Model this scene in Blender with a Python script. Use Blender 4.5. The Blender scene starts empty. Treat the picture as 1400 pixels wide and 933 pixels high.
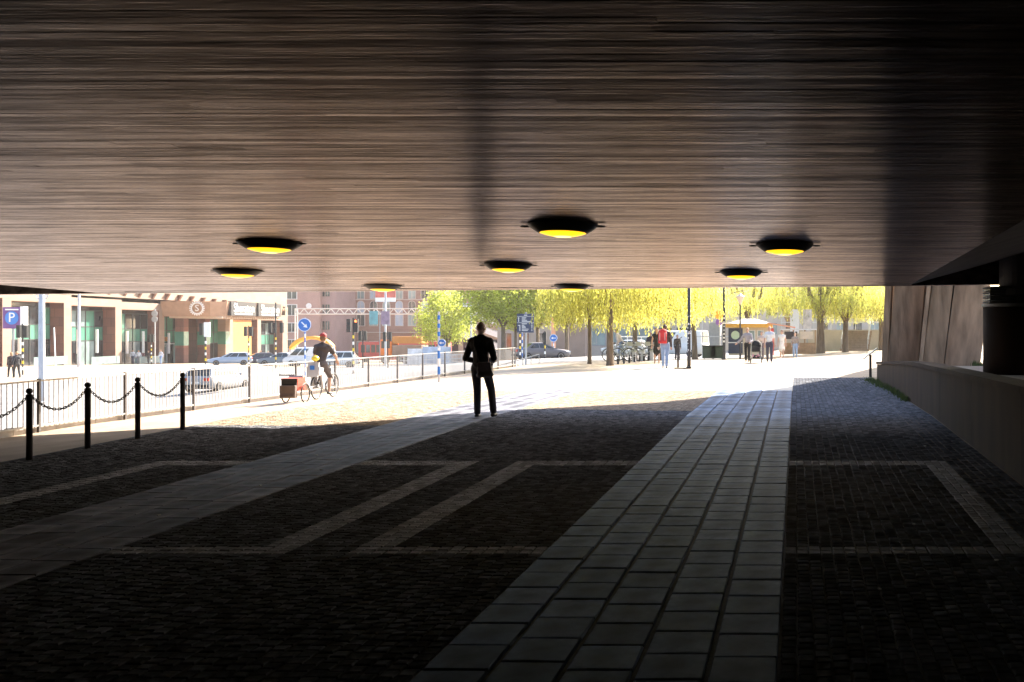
import bpy, math, random
import numpy as np
from mathutils import Vector, Matrix
random.seed(7); rng = np.random.default_rng(7)
S = bpy.context.scene
COL = S.collection
R = math.radians

# ------------------------------------------------------------------ camera
F, VX, CAMZ = 1320.0, 1088.0, 1.67          # focal length in photo pixels, vanishing column, eye height
cam = bpy.data.cameras.new('camera'); camo = bpy.data.objects.new('camera', cam); COL.objects.link(camo)
cam.sensor_width = 36; cam.lens = F / 1400 * 36
cam.shift_x = -(VX - 700) / 1400; cam.shift_y = -(466.5 - 450) / 1400
cam.clip_start = .05; cam.clip_end = 3000
camo.location = (0, 0, CAMZ); camo.rotation_euler = (R(90), 0, 0)
S.camera = camo
# ------------------------------------------------------------------ sky, sun, exposure
SUN_EL, SUN_AZ = R(32), R(23)                # azimuth measured from +Y towards +X
w = bpy.data.worlds.new('World'); S.world = w; w.use_nodes = True
nt = w.node_tree; bg = nt.nodes['Background']
sky = nt.nodes.new('ShaderNodeTexSky'); sky.sky_type = 'NISHITA'; sky.sun_disc = False
sky.sun_elevation = SUN_EL; sky.sun_rotation = SUN_AZ; sky.air_density = 1.0; sky.dust_density = 2.0; sky.ozone_density = 1.0
nt.links.new(sky.outputs[0], bg.inputs[0]); bg.inputs[1].default_value = .10
sl = bpy.data.lights.new('sun', 'SUN'); sl.energy = 5.0; sl.angle = R(.55); sl.color = (1, .90, .76)
so = bpy.data.objects.new('sun', sl); COL.objects.link(so)
sd = Vector((math.sin(SUN_AZ) * math.cos(SUN_EL), math.cos(SUN_AZ) * math.cos(SUN_EL), math.sin(SUN_EL)))
so.rotation_euler = sd.to_track_quat('Z', 'Y').to_euler(); so.location = (20, 60, 60)
vs = S.view_settings; vs.view_transform = 'Standard'; vs.look = 'None'; vs.gamma = 1; vs.use_curve_mapping = False
vs.exposure = 2.3
S.render.engine = 'CYCLES'
S.cycles.max_bounces = 8; S.cycles.diffuse_bounces = 5; S.cycles.glossy_bounces = 3
S.cycles.transmission_bounces = 4; S.cycles.transparent_max_bounces = 6
S.cycles.sample_clamp_indirect = 6; S.cycles.use_denoising = True
S.cycles.caustics_reflective = False; S.cycles.caustics_refractive = False

# ------------------------------------------------------------------ materials
MATS = {}
def M(name, col, rough=.8, var=.15, scale=6, bump=0, bscale=None, spec=.4, metal=0, emit=0, stretch=(1, 1, 1), isl=0, coord='Object', alpha=1, transl=0):
    if name in MATS: return MATS[name]
    m = bpy.data.materials.new(name); m.use_nodes = True; n = m.node_tree.nodes; L = m.node_tree.links
    p = n['Principled BSDF']
    p.inputs['Roughness'].default_value = rough; p.inputs['Metallic'].default_value = metal
    p.inputs['Specular IOR Level'].default_value = spec
    c = tuple(col) + (1,)
    p.inputs['Base Color'].default_value = c
    tc = n.new('ShaderNodeTexCoord'); mp = n.new('ShaderNodeMapping'); mp.inputs['Scale'].default_value = stretch
    L.new(tc.outputs[coord], mp.inputs[0])
    out = None
    if var:
        nz = n.new('ShaderNodeTexNoise'); nz.inputs['Scale'].default_value = scale; nz.inputs['Detail'].default_value = 6
        L.new(mp.outputs[0], nz.inputs['Vector'])
        mr = n.new('ShaderNodeMapRange'); mr.inputs[1].default_value = .3; mr.inputs[2].default_value = .7
        mr.inputs[3].default_value = 1 - var; mr.inputs[4].default_value = 1 + var
        L.new(nz.outputs[0], mr.inputs[0]); out = mr.outputs[0]
        if isl:
            gi = n.new('ShaderNodeNewGeometry'); oi = n.new('ShaderNodeObjectInfo')
            a = n.new('ShaderNodeMath'); a.operation = 'ADD'; L.new(gi.outputs['Random Per Island'], a.inputs[0]); L.new(oi.outputs['Random'], a.inputs[1])
            fr = n.new('ShaderNodeMath'); fr.operation = 'FRACT'; L.new(a.outputs[0], fr.inputs[0])
            m2 = n.new('ShaderNodeMapRange'); m2.inputs[3].default_value = 1 - isl; m2.inputs[4].default_value = 1 + isl; L.new(fr.outputs[0], m2.inputs[0])
            mu = n.new('ShaderNodeMath'); mu.operation = 'MULTIPLY'; L.new(out, mu.inputs[0]); L.new(m2.outputs[0], mu.inputs[1]); out = mu.outputs[0]
        vm = n.new('ShaderNodeVectorMath'); vm.operation = 'SCALE'; vm.inputs[0].default_value = col
        L.new(out, vm.inputs['Scale']); L.new(vm.outputs[0], p.inputs['Base Color'])
    if bump:
        nb = n.new('ShaderNodeTexNoise'); nb.inputs['Scale'].default_value = bscale or scale * 4; nb.inputs['Detail'].default_value = 5
        L.new(mp.outputs[0], nb.inputs['Vector'])
        b = n.new('ShaderNodeBump'); b.inputs['Strength'].default_value = 1; b.inputs['Distance'].default_value = bump
        L.new(nb.outputs[0], b.inputs['Height']); L.new(b.outputs[0], p.inputs['Normal'])
    if emit:
        p.inputs['Emission Color'].default_value = c; p.inputs['Emission Strength'].default_value = emit
    if transl:
        tr = n.new('ShaderNodeBsdfTranslucent'); mx = n.new('ShaderNodeMixShader'); mx.inputs[0].default_value = transl
        tr.inputs[0].default_value = c
        if var:
            L.new(vm.outputs[0], tr.inputs[0])
        L.new(p.outputs[0], mx.inputs[1]); L.new(tr.outputs[0], mx.inputs[2]); L.new(mx.outputs[0], n['Material Output'].inputs[0])
    MATS[name] = m
    return m

def glass(name, col, rough=.06, spec=.8):
    return M(name, col, rough, .25, .6, spec=spec)

# ------------------------------------------------------------------ mesh helpers
class MB:
    def __init__(s): s.v = []; s.f = []
    def add(s, vs, fs):
        o = len(s.v); s.v += [tuple(v) for v in vs]; s.f += [tuple(i + o for i in f) for f in fs]; return s
    def box(s, c, d, rz=0, rx=0, ry=0):
        hx, hy, hz = d[0] / 2, d[1] / 2, d[2] / 2
        m = Matrix.Rotation(rz, 3, 'Z') @ Matrix.Rotation(ry, 3, 'Y') @ Matrix.Rotation(rx, 3, 'X'); c = Vector(c)
        vs = [c + m @ Vector((x, y, z)) for z in (-hz, hz) for x, y in ((-hx, -hy), (hx, -hy), (hx, hy), (-hx, hy))]
        return s.add(vs, [(3, 2, 1, 0), (4, 5, 6, 7), (0, 1, 5, 4), (1, 2, 6, 5), (2, 3, 7, 6), (3, 0, 4, 7)])
    def b2(s, x0, x1, y0, y1, z0, z1): return s.box(((x0+x1)/2, (y0+y1)/2, (z0+z1)/2), (x1-x0, y1-y0, z1-z0))
    def prism(s, poly, z0, z1):            # poly: xy list, ccw
        n = len(poly)
        vs = [(x, y, z0) for x, y in poly] + [(x, y, z1) for x, y in poly]
        return s.add(vs, [tuple(range(n))[::-1], tuple(range(n, 2*n))] + [(i, (i+1) % n, n+(i+1) % n, n+i) for i in range(n)])
    def tube(s, pts, rad, n=8, cap=True):
        pts = [Vector(p) for p in pts]; k = len(pts)
        if not hasattr(rad, '__len__'): rad = [rad] * k
        vs = []; fs = []; up = None
        for i, p in enumerate(pts):
            t = (pts[min(i+1, k-1)] - pts[max(i-1, 0)]).normalized()
            if up is None:
                up = t.orthogonal().normalized()
            up = (up - t * up.dot(t)).normalized(); sd_ = t.cross(up)
            for j in range(n):
                a = 2*math.pi*j/n; vs.append(p + (up*math.cos(a) + sd_*math.sin(a)) * rad[i])
        for i in range(k-1):
            for j in range(n):
                fs.append((i*n+j, i*n+(j+1) % n, (i+1)*n+(j+1) % n, (i+1)*n+j))
        if cap: fs += [tuple(range(n))[::-1], tuple(range((k-1)*n, k*n))]
        return s.add(vs, fs)
    def bar(s, a, b, r, n=8): return s.tube([a, b], r, n)
    def lathe(s, prof, n=24, c=(0, 0, 0)):  # prof (r,z) bottom->top gives outward normals
        vs = []; fs = []
        for r, z in prof:
            for j in range(n):
                a = 2*math.pi*j/n; vs.append((c[0]+r*math.cos(a), c[1]+r*math.sin(a), c[2]+z))
        for i in range(len(prof)-1):
            for j in range(n): fs.append((i*n+j, i*n+(j+1) % n, (i+1)*n+(j+1) % n, (i+1)*n+j))
        if prof[0][0] > .003: fs.append(tuple(range(n))[::-1])
        if prof[-1][0] > .003: fs.append(tuple(range((len(prof)-1)*n, len(prof)*n)))
        return s.add(vs, fs)
    def ell(s, c, r, n=12, m=7, rz=0):
        prof = [(math.cos(-math.pi/2 + math.pi*i/m), math.sin(-math.pi/2 + math.pi*i/m)) for i in range(m+1)]
        prof[0] = (.001, -1); prof[-1] = (.001, 1)
        t = MB().lathe(prof, n); q = Matrix.Rotation(rz, 3, 'Z')
        return s.add([Vector(c) + q @ Vector((v[0]*r[0], v[1]*r[1], v[2]*r[2])) for v in t.v], t.f)
    def torus(s, c, R_, r, axis='X', n=24, k=6, a0=0, a1=2*math.pi):
        full = abs(a1-a0-2*math.pi) < 1e-4; pts = []
        m = n if full else n+1; vs = []; fs = []
        for i in range(m):
            a = a0+(a1-a0)*i/n
            for j in range(k):
                b = 2*math.pi*j/k; rr = R_ + r*math.cos(b); q = (rr*math.cos(a), rr*math.sin(a), r*math.sin(b))
                q = {'Z': q, 'X': (q[2], q[0], q[1]), 'Y': (q[0], -q[2], q[1])}[axis]
                vs.append((c[0]+q[0], c[1]+q[1], c[2]+q[2]))
        for i in range(n if full else n):
            i2 = (i+1) % m
            for j in range(k): fs.append((i*k+j, i2*k+j, i2*k+(j+1) % k, i*k+(j+1) % k))
        return s.add(vs, fs)
    def cap(s, a, b, r0, r1, n=10):        # capsule with two radii
        a, b = Vector(a), Vector(b); t = (b-a)
        if t.length < 1e-5: t = Vector((0, 0, 1e-3))
        t.normalize(); pts = []; rd = []
        for k in (90, 60, 30): pts.append(a - t*r0*math.sin(R(k))); rd.append(max(r0*math.cos(R(k)), .0008))
        for k in (0,): pts.append(a); rd.append(r0); pts.append(b); rd.append(r1)
        for k in (30, 60, 90): pts.append(b + t*r1*math.sin(R(k))); rd.append(max(r1*math.cos(R(k)), .0008))
        return s.tube(pts, rd, n)
    def mesh(s, name, mat, smooth=False):
        me = bpy.data.meshes.new(name); me.from_pydata(s.v, [], s.f); me.update()
        if mat: me.materials.append(mat)
        if smooth: me.polygons.foreach_set('use_smooth', [True]*len(me.polygons))
        return me
    def build(s, name, mat, parent=None, smooth=False, loc=None, rz=0, **kw):
        return ob(name, s.mesh(name, mat, smooth), parent, loc, rz, **kw)

def ob(name, me, parent=None, loc=None, rz=0, **kw):
    o = bpy.data.objects.new(name, me); COL.objects.link(o)
    if parent: o.parent = parent
    if loc: o.location = loc
    if rz: o.rotation_euler = (0, 0, rz)
    for k, v in kw.items(): o[k] = v
    return o
def thing(name, label, cat, loc=(0, 0, 0), rz=0, group=None):
    o = ob(name, None, None, loc, rz, label=label, category=cat)
    o.empty_display_size = .2
    if group: o['group'] = group
    return o
def tag(o, label, cat, group=None):
    o['label'] = label; o['category'] = cat
    if group: o['group'] = group
    return o
def copy_tree(o, parent=None, **kw):
    c = o.copy(); COL.objects.link(c); c.parent = parent
    for k, v in kw.items(): c[k] = v
    for ch in list(o.children): copy_tree(ch, c)
    return c

REMESH = []
def soft(mb, name, mat, parent, voxel, iters=3, **kw):   # one continuous surface grown over the capsules
    o = ob(name, mb.mesh(name, mat), parent, **kw)
    r = o.modifiers.new('r', 'REMESH'); r.mode = 'VOXEL'; r.voxel_size = voxel; r.use_smooth_shade = True
    sm = o.modifiers.new('s', 'SMOOTH'); sm.factor = .5; sm.iterations = iters
    REMESH.append(o); return o
def finish_soft():
    dg = bpy.context.evaluated_depsgraph_get(); dg.update()
    new = [(o, bpy.data.meshes.new_from_object(o.evaluated_get(dg))) for o in REMESH]
    for o, me in new:
        old = o.data; mt = old.materials[0] if old.materials else None
        o.modifiers.clear(); o.data = me
        if mt and not me.materials: me.materials.append(mt)
        me.polygons.foreach_set('use_smooth', [True]*len(me.polygons))

def text_mesh(txt, size, mat, name='lettering', extrude=.005, align='CENTER'):
    cu = bpy.data.curves.new('t', 'FONT'); cu.body = txt; cu.size = size; cu.extrude = extrude; cu.align_x = align; cu.align_y = 'CENTER'; cu.resolution_u = 3
    o = bpy.data.objects.new('t', cu); COL.objects.link(o)
    dg = bpy.context.evaluated_depsgraph_get()
    me = bpy.data.meshes.new_from_object(o.evaluated_get(dg)); bpy.data.objects.remove(o)
    me.materials.clear(); me.materials.append(mat); me.name = name
    return me

# ------------------------------------------------------------------ terrain
def sst(a, b, x):
    t = min(1, max(0, (x-a)/(b-a))); return t*t*(3-2*t)
def street(x, y):
    if y < 60: z = -2.35
    elif y < 100: z = -2.35 + .15*(y-60)/40
    elif y < 165: z = -2.2 - .026*(y-100)
    else: z = -3.89 - .004*(min(y, 400)-165)
    return z + .65*sst(-40, -47, x)*(1-sst(76, 100, y))
def gz(x, y):
    p = .0189*(min(max(y, -12), 18.4)-18.4)
    p -= .2*min(1, max(0, (-10.6-x)/3.2))
    zs = street(x, y)
    t = sst(46, 60, y); s = sst(-42, -16, x)
    zr = -.02*max(0, min(y, 150)-48)*(1-sst(-6, 6, x))
    if x < -13.95: return zs*(1-s*t) + zr*s*t
    return p*(1-t) + (zs*(1-s)+zr*s)*t
def at(px, d):                               # a bearing (photo column) and a distance -> a point standing on the ground
    x = (px-VX)/F*d; return Vector((x, d, gz(x, d)))
# ------------------------------------------------------------------ ground sheet
m_plaza = M('plaza_stone', (.40, .31, .225), .8, .18, 1.4, bump=.006, bscale=40)
m_asph = M('asphalt', (.22, .21, .205), .85, .15, .8, bump=.004, bscale=60)
m_joint = M('joint_sand', (.09, .085, .08), .9, .3, 20)
xs = sorted(set([-600, -400, -250, -160, -120, -100, -90, -80, -70] + list(range(-60, -14, 3)) + [-13.96, -13.94, -12.4, -10.6, -9, -7.5, -6, -4, -2, 0, 2, 4, 6, 9, 13, 20, 30, 45, 70, 110, 200, 400, 600]))
ys = sorted(set([-30, -12, -5, 0, 5, 10, 14, 18.4, 22, 26, 30, 33, 36, 42] + list(range(46, 62, 2)) + list(range(62, 110, 6)) + list(range(112, 170, 10)) + [180, 220, 300, 400, 600, 1000, 1600]))
PAVED = lambda x, y: -10.6 < x < 2.7 and y < (33 if x > 0 else 26)
gm = MB()
for y in ys:
    for x in xs: gm.v.append((x, y, gz(x, y)))
nx = len(xs); mi = []
for j in range(len(ys)-1):
    for i in range(nx-1):
        gm.f.append((j*nx+i, j*nx+i+1, (j+1)*nx+i+1, (j+1)*nx+i))
        cx, cy = (xs[i]+xs[i+1])/2, (ys[j]+ys[j+1])/2
        mi.append(2 if PAVED(cx, cy) else (0 if (cx > -13.97 and cy < 52) or cx > -4 or cx < -48 else 1))
gme = gm.mesh('ground', m_plaza); gme.materials.append(m_asph); gme.materials.append(m_joint)
gme.polygons.foreach_set('material_index', mi)
ground = ob('ground', gme, kind='structure')

# ---- paving: cobbles, granite slabs, concrete tiles
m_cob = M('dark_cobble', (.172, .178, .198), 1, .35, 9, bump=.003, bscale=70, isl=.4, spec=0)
m_cobl = M('pale_cobble', (.52, .52, .56), .8, .25, 9, bump=.004, bscale=70, isl=.25, spec=.02)
def slab_mat(name, col, rough):
    m = M(name, col, rough, .22, 14, bump=.0008, bscale=120, isl=.38, spec=.014)
    n = m.node_tree.nodes; L = m.node_tree.links; p = n['Principled BSDF']
    src = p.inputs['Base Color'].links[0].from_socket
    tc = n.new('ShaderNodeTexCoord'); vm = n.new('ShaderNodeVectorMath'); vm.operation = 'SUBTRACT'; vm.inputs[1].default_value = (.5, .5, .5)
    L.new(tc.outputs['Generated'], vm.inputs[0])
    fl = n.new('ShaderNodeVectorMath'); fl.operation = 'MULTIPLY'; fl.inputs[1].default_value = (1, 1, 0); L.new(vm.outputs[0], fl.inputs[0])
    ln = n.new('ShaderNodeVectorMath'); ln.operation = 'LENGTH'; L.new(fl.outputs[0], ln.inputs[0])
    nz = n.new('ShaderNodeTexNoise'); nz.inputs['Scale'].default_value = 5; oi = n.new('ShaderNodeObjectInfo')
    ad0 = n.new('ShaderNodeVectorMath'); ad0.operation = 'ADD'; L.new(tc.outputs['Object'], ad0.inputs[0]); L.new(oi.outputs['Location'], ad0.inputs[1]); L.new(ad0.outputs[0], nz.inputs['Vector'])
    ad = n.new('ShaderNodeMath'); ad.operation = 'MULTIPLY_ADD'; ad.inputs[1].default_value = .5; L.new(nz.outputs[0], ad.inputs[0]); L.new(ln.outputs[1], ad.inputs[2])
    mr = n.new('ShaderNodeMapRange'); mr.inputs[1].default_value = .35; mr.inputs[2].default_value = .85; mr.inputs[3].default_value = .42; mr.inputs[4].default_value = 1.45
    L.new(ad.outputs[0], mr.inputs[0])
    sc = n.new('ShaderNodeVectorMath'); sc.operation = 'SCALE'; L.new(src, sc.inputs[0]); L.new(mr.outputs[0], sc.inputs['Scale']); L.new(sc.outputs[0], p.inputs['Base Color'])
    return m
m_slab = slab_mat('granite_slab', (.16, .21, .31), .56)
m_tile = slab_mat('concrete_tile', (.21, .212, .25), .58)

def stone(sx, sy, h=.022, bev=.012, irr=0):
    vs = []
    for k, (ins, z) in enumerate(((0, -.02), (.0, h*.35), (bev*.45, h*.82), (bev, h))):
        for q, (ax, ay) in enumerate(((-1, -1), (1, -1), (1, 1), (-1, 1))):
            vs.append((ax*(sx/2-ins), ay*(sy/2-ins), z))
    fs = [(12, 13, 14, 15)]
    for k in range(3):
        for q in range(4): fs.append((k*4+q, k*4+(q+1) % 4, k*4+4+(q+1) % 4, k*4+4+q))
    return vs, fs
def slope_rot(x, y): return (math.atan(.0189) if y < 18.4 else 0)
# slabs
def strip(x0, x1, cols, L_, y0, y1, mat, name, label, joint):
    sheet = ob(name, None, None, (0, 0, 0), kind='structure')
    wd = (x1-x0)/cols; variants = []
    for k in range(6):
        vs, fs = stone(wd-joint, L_-joint*.6, .02, .008)
        vs = [(a+random.uniform(-.002, .002), b+random.uniform(-.002, .002), c) for a, b, c in vs]
        variants.append(MB().add(vs, fs).mesh('paving_slab', mat))
    for c in range(cols):
        y = y0 + random.uniform(-1, 0)*L_
        while y < y1:
            o = ob('paving_slab', random.choice(variants), sheet, (x0+(c+.5)*wd, y+L_/2, gz(x0+1, y+L_/2)+random.uniform(-.003, .003)))
            o.rotation_euler = (slope_rot(0, y)+random.uniform(-.004, .004), random.uniform(-.004, .004), random.uniform(-.004, .004))
            y += L_
    return sheet
SX0, SX1, TX0, TX1 = -2.10, -.09, -7.23, -5.75
strip(SX0, SX1, 5, .40, 4.9, 25.8, m_slab, 'slab_walkway', '', .03)
strip(TX0, TX1, 4, .40, 6.5, 25.8, m_tile, 'tile_walkway', '', .01)
far = MB()
for a, b in ((SX0, SX1), (TX0, TX1)):
    far.add([(a, 26.1, gz(a, 27)+.006), (b, 26.1, gz(a, 27)+.006), (b, 45, .006), (a, 45, .006)], [(0, 1, 2, 3)])
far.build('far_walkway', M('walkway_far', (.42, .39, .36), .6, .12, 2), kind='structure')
# cobbles
def is_pale(x, y):
    if x < -7.2 and y > 16.9 or -7.2 < x < -1 and y > 19.2-.15*x: return 2      # beyond here a lighter copy imitates the sunlit cobbles
    def box(x0, x1): return x0 <= x <= x1
    top = 12.55 <= y <= 12.92; bot = 7.98 <= y <= 8.23; mid = 7.98 <= y <= 12.92
    if mid and (box(-4.5, -4.2) or box(-3.74, -3.44) or box(1.66, 1.96)): return True
    if mid and box(-8.5, -8.2): return True
    if top or bot:
        if box(-5.75, -4.2) or box(-3.74, -2.1) or box(-.09, 1.96): return True
        if box(-8.5, -7.23): return True
    return False
CB = []
for x0, x1 in ((-10.5, TX0), (TX1, SX0), (SX1, 2.6)):
    n = round((x1-x0)/.1); wd = (x1-x0)/n
    for c in range(n):
        y = (4.85 if x0 > -7 else 7.5) + random.uniform(0, .1); YE = 33 if x0 > -1 else 26
        while y < YE:
            x = x0+(c+.5)*wd; L_ = random.uniform(.085, .12)
            nb = next(b for b in (7.98, 8.23, 12.55, 12.92, 99) if b > y+1e-4)
            if nb-y < 1.6*L_ and nb < 99: L_ = nb-y if nb-y < .17 else (nb-y)/2
            L2 = L_ if (y+L_ < YE) else YE-y
            if L2 > .05: CB.append((x+random.uniform(-.004, .004), y+L2/2, wd-random.uniform(.008, .015), L2-random.uniform(.008, .014), is_pale(x, y+L2/2), random.uniform(-.002, .003)))
            y += L_
def size_px(c):
    dx, dy = c[0], c[1]; px = VX+F*dx/dy
    if not -10 < px < 1410: return 0
    return c[2]*c[3]/dy**3
cob = ob('cobble_paving', None, kind='structure')
m_sunlit_sett = M('sunlit_sett', (.37, .30, .235), 1, .3, 9, bump=.003, bscale=70, isl=.25, spec=0)  # lighter copy of the dark cobbles, sunlight put into the colour
for pale, mt in ((0, m_cob), (1, m_cobl), (2, m_sunlit_sett)):
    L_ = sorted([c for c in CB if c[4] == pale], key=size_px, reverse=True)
    nm = ('cobble', 'pale_cobble', 'sunlit_sett')[pale]
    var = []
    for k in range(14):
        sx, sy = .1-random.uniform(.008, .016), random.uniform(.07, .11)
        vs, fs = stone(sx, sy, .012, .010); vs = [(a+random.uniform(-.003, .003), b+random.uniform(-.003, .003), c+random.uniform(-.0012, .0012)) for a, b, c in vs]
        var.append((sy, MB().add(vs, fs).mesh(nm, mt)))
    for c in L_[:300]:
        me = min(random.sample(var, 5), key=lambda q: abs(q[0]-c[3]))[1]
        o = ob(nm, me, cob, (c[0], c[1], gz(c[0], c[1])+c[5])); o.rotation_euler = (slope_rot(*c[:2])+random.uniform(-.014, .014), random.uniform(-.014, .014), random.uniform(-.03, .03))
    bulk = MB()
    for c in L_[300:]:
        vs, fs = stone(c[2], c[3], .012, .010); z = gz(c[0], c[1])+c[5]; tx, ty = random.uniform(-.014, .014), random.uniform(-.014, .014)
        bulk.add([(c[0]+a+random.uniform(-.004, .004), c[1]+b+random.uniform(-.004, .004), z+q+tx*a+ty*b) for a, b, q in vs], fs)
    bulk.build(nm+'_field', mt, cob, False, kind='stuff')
# kerb along the plaza edge under the fence
kb = ob('kerb', None, kind='structure')
m_kerb = M('kerb_granite', (.42, .39, .37), .7, .15, 5)
for k in range(36):
    y0 = 12+k*1.0
    if y0 < 48: MB().box((-13.86, y0+.5, gz(-13.9, y0+.5)+.03), (.16, .99, .2)).build('kerb_stone', m_kerb, kb)
# crossing stripes and lane lines on the street
rd = ob('road_marking', None, kind='structure'); m_paint = M('road_paint', (.78, .78, .76), .6, .1, 4)
for k in range(11):
    x = -30+k*1.3; q = MB()
    q.add([(x, 62, gz(x, 62)+.012), (x+.55, 62, gz(x+.5, 62)+.012), (x+.55, 66, gz(x+.5, 66)+.012), (x, 66, gz(x, 66)+.012)], [(0, 1, 2, 3)]).build('crossing_stripe', m_paint, rd)
for k in range(12):
    y = 56+k*7; x = -40-.11*(y-56)
    MB().add([(x-.08, y, gz(x, y)+.02), (x+.08, y, gz(x, y)+.02), (x-.2, y+3, gz(x, y+3)+.02), (x-.36, y+3, gz(x, y+3)+.02)], [(0, 1, 2, 3)]).build('lane_line', m_paint, rd)

# ------------------------------------------------------------------ the bridge overhead
C0, CS = 2.92, .0216
def cz(y): return C0 - CS*y
def edge(x): return 18.9 - .15*x
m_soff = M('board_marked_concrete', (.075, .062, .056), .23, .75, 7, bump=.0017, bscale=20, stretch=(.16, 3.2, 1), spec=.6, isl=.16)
def glaze(m, tint, rough, ior):      # sealed concrete: matt base under a tinted, slightly glossy film
    n = m.node_tree.nodes; L = m.node_tree.links; p = n['Principled BSDF']; p.inputs['Specular IOR Level'].default_value = 0
    g = n.new('ShaderNodeBsdfGlossy'); g.inputs['Color'].default_value = tint+(1,); g.inputs['Roughness'].default_value = rough
    fr = n.new('ShaderNodeFresnel'); fr.inputs['IOR'].default_value = ior; mx = n.new('ShaderNodeMixShader')
    for q_ in (g, fr):
        if p.inputs['Normal'].links: L.new(p.inputs['Normal'].links[0].from_socket, q_.inputs['Normal'])
    tc = n.new('ShaderNodeTexCoord'); mp = n.new('ShaderNodeMapping'); mp.inputs['Scale'].default_value = (1.5, 30, 1); L.new(tc.outputs['Object'], mp.inputs[0])
    nz = n.new('ShaderNodeTexNoise'); nz.inputs['Scale'].default_value = 1; nz.inputs['Detail'].default_value = 7; nz.inputs['Roughness'].default_value = .65; L.new(mp.outputs[0], nz.inputs['Vector'])
    gi = n.new('ShaderNodeNewGeometry'); ma = n.new('ShaderNodeMath'); ma.operation = 'MULTIPLY_ADD'; ma.inputs[1].default_value = .16; L.new(gi.outputs['Random Per Island'], ma.inputs[0]); L.new(nz.outputs[0], ma.inputs[2])
    mr = n.new('ShaderNodeMapRange'); mr.inputs[1].default_value = .36; mr.inputs[2].default_value = .80; mr.inputs[3].default_value = .25; mr.inputs[4].default_value = 1.4; L.new(ma.outputs[0], mr.inputs[0])
    sc = n.new('ShaderNodeVectorMath'); sc.operation = 'SCALE'; sc.inputs[0].default_value = tint; L.new(mr.outputs[0], sc.inputs['Scale']); L.new(sc.outputs[0], g.inputs['Color'])
    L.new(fr.outputs[0], mx.inputs[0]); L.new(p.outputs[0], mx.inputs[1]); L.new(g.outputs[0], mx.inputs[2]); L.new(mx.outputs[0], n['Material Output'].inputs[0])
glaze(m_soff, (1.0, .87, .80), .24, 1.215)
m_conc = M('dark_concrete', (.10, .09, .085), .85, .25, 2.2, bump=.004, bscale=30)
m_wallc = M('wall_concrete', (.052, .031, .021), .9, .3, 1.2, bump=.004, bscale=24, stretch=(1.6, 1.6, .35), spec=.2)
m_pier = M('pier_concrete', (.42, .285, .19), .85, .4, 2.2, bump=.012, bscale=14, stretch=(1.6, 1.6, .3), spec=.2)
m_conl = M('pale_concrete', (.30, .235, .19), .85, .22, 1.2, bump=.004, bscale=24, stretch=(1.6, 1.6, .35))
br = thing('bridge_underpass', 'low concrete bridge with board-marked soffit spanning the cobbled underpass', 'bridge', (0, 0, 0))
BX0, BX1 = -15.3, 2.2
q = MB(); y = -2.0
while y < 22:
    wd = random.uniform(.05, .105); x = BX0 + random.uniform(-3.5, 0); tilt = random.uniform(-.0009, .0009)
    while x < BX1:
        ln = random.uniform(1.2, 4.2); a, b = max(x, BX0), min(x+ln, BX1)
        if b-a > .05:
            lim = min(edge(a), edge(b))-.12
            y1 = min(y+wd, lim)
            if y1-y > .02:
                off = random.uniform(-.0009, .0009)
                z0, z1 = cz(y)+off-tilt, cz(y1)+off+tilt; zt = cz(y)+.03; g = .0006
                q.add([(a, y+g, z0), (b, y+g, z0), (b, y1-g, z1), (a, y1-g, z1), (a, y, zt), (b, y, zt), (b, y1, zt), (a, y1, zt)],
                      [(3, 2, 1, 0), (0, 1, 5, 4), (1, 2, 6, 5), (2, 3, 7, 6), (3, 0, 4, 7)])
        x += ln
    y += wd
q.build('board_marked_soffit', m_soff, br)
def sl(poly, dz0, h):   # slab following the soffit fall
    n = len(poly); return MB().add([(x, y, cz(y)+dz0) for x, y in poly]+[(x, y, cz(y)+dz0+h) for x, y in poly], [tuple(range(n))[::-1], tuple(range(n, 2*n))]+[(i, (i+1) % n, n+(i+1) % n, n+i) for i in range(n)])
sl([(BX0, -14), (BX1, -14), (BX1, edge(BX1)-.01), (BX0, edge(BX0)-.01)], .012, 1.0).build('girder', m_conc, br)
# smooth edge strip, end diaphragms, wings rising outwards on both sides
sl([(-75, edge(-75)-.02), (12.5, edge(12.5)-.02), (12.5, edge(12.5)+.16), (-75, edge(-75)+.16)], -.012, 1.3).build('edge_beam', m_soff, br)
sl([(BX0, edge(BX0)-.30), (BX1, edge(BX1)-.30), (BX1, edge(BX1)-.021), (BX0, edge(BX0)-.021)], -.004, .02).build('edge_strip', m_soff, br)
for sgn, x0, x1, nm in ((1, BX1, 12.5, 'wing'), (-1, BX0, -75, 'wing')):
    a, b = (x0, x1) if sgn > 0 else (x1, x0)
    pts = []; W = MB()
    for y in (-14, edge(x0)-.02): pts += [(x0, y, cz(y)), (x0+sgn*2.8, y, cz(y)+.75), (x1, y, cz(y)+1.05), (x1, y, cz(y)+1.3), (x0, y, cz(y)+1.3)]
    pts[6] = (pts[6][0], edge(pts[6][0])-.02, pts[6][2]); pts[7] = (x1, edge(x1)-.02, pts[7][2]); pts[8] = (x1, edge(x1)-.02, pts[8][2])
    W.add(pts, [(0, 1, 6, 5), (1, 2, 7, 6), (2, 3, 8, 7), (3, 4, 9, 8), (4, 3, 2, 1, 0), (5, 6, 7, 8, 9)])
    W.build(nm, m_conc, br)
MB().b2(-75, 12.6, -14.6, -14.05, -3, 4.6).build('back_wall', m_conc, br)
MB().b2(-75.6, -75.05, -14.6, 24, -3, 4.6).build('unseen_side_wall', m_conc, br)
sl([(-75, edge(-75)-.3), (12.5, edge(12.5)-.3), (12.5, edge(12.5)), (-75, edge(-75))], 1.31, .9).build('parapet', m_conl, br)

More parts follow.
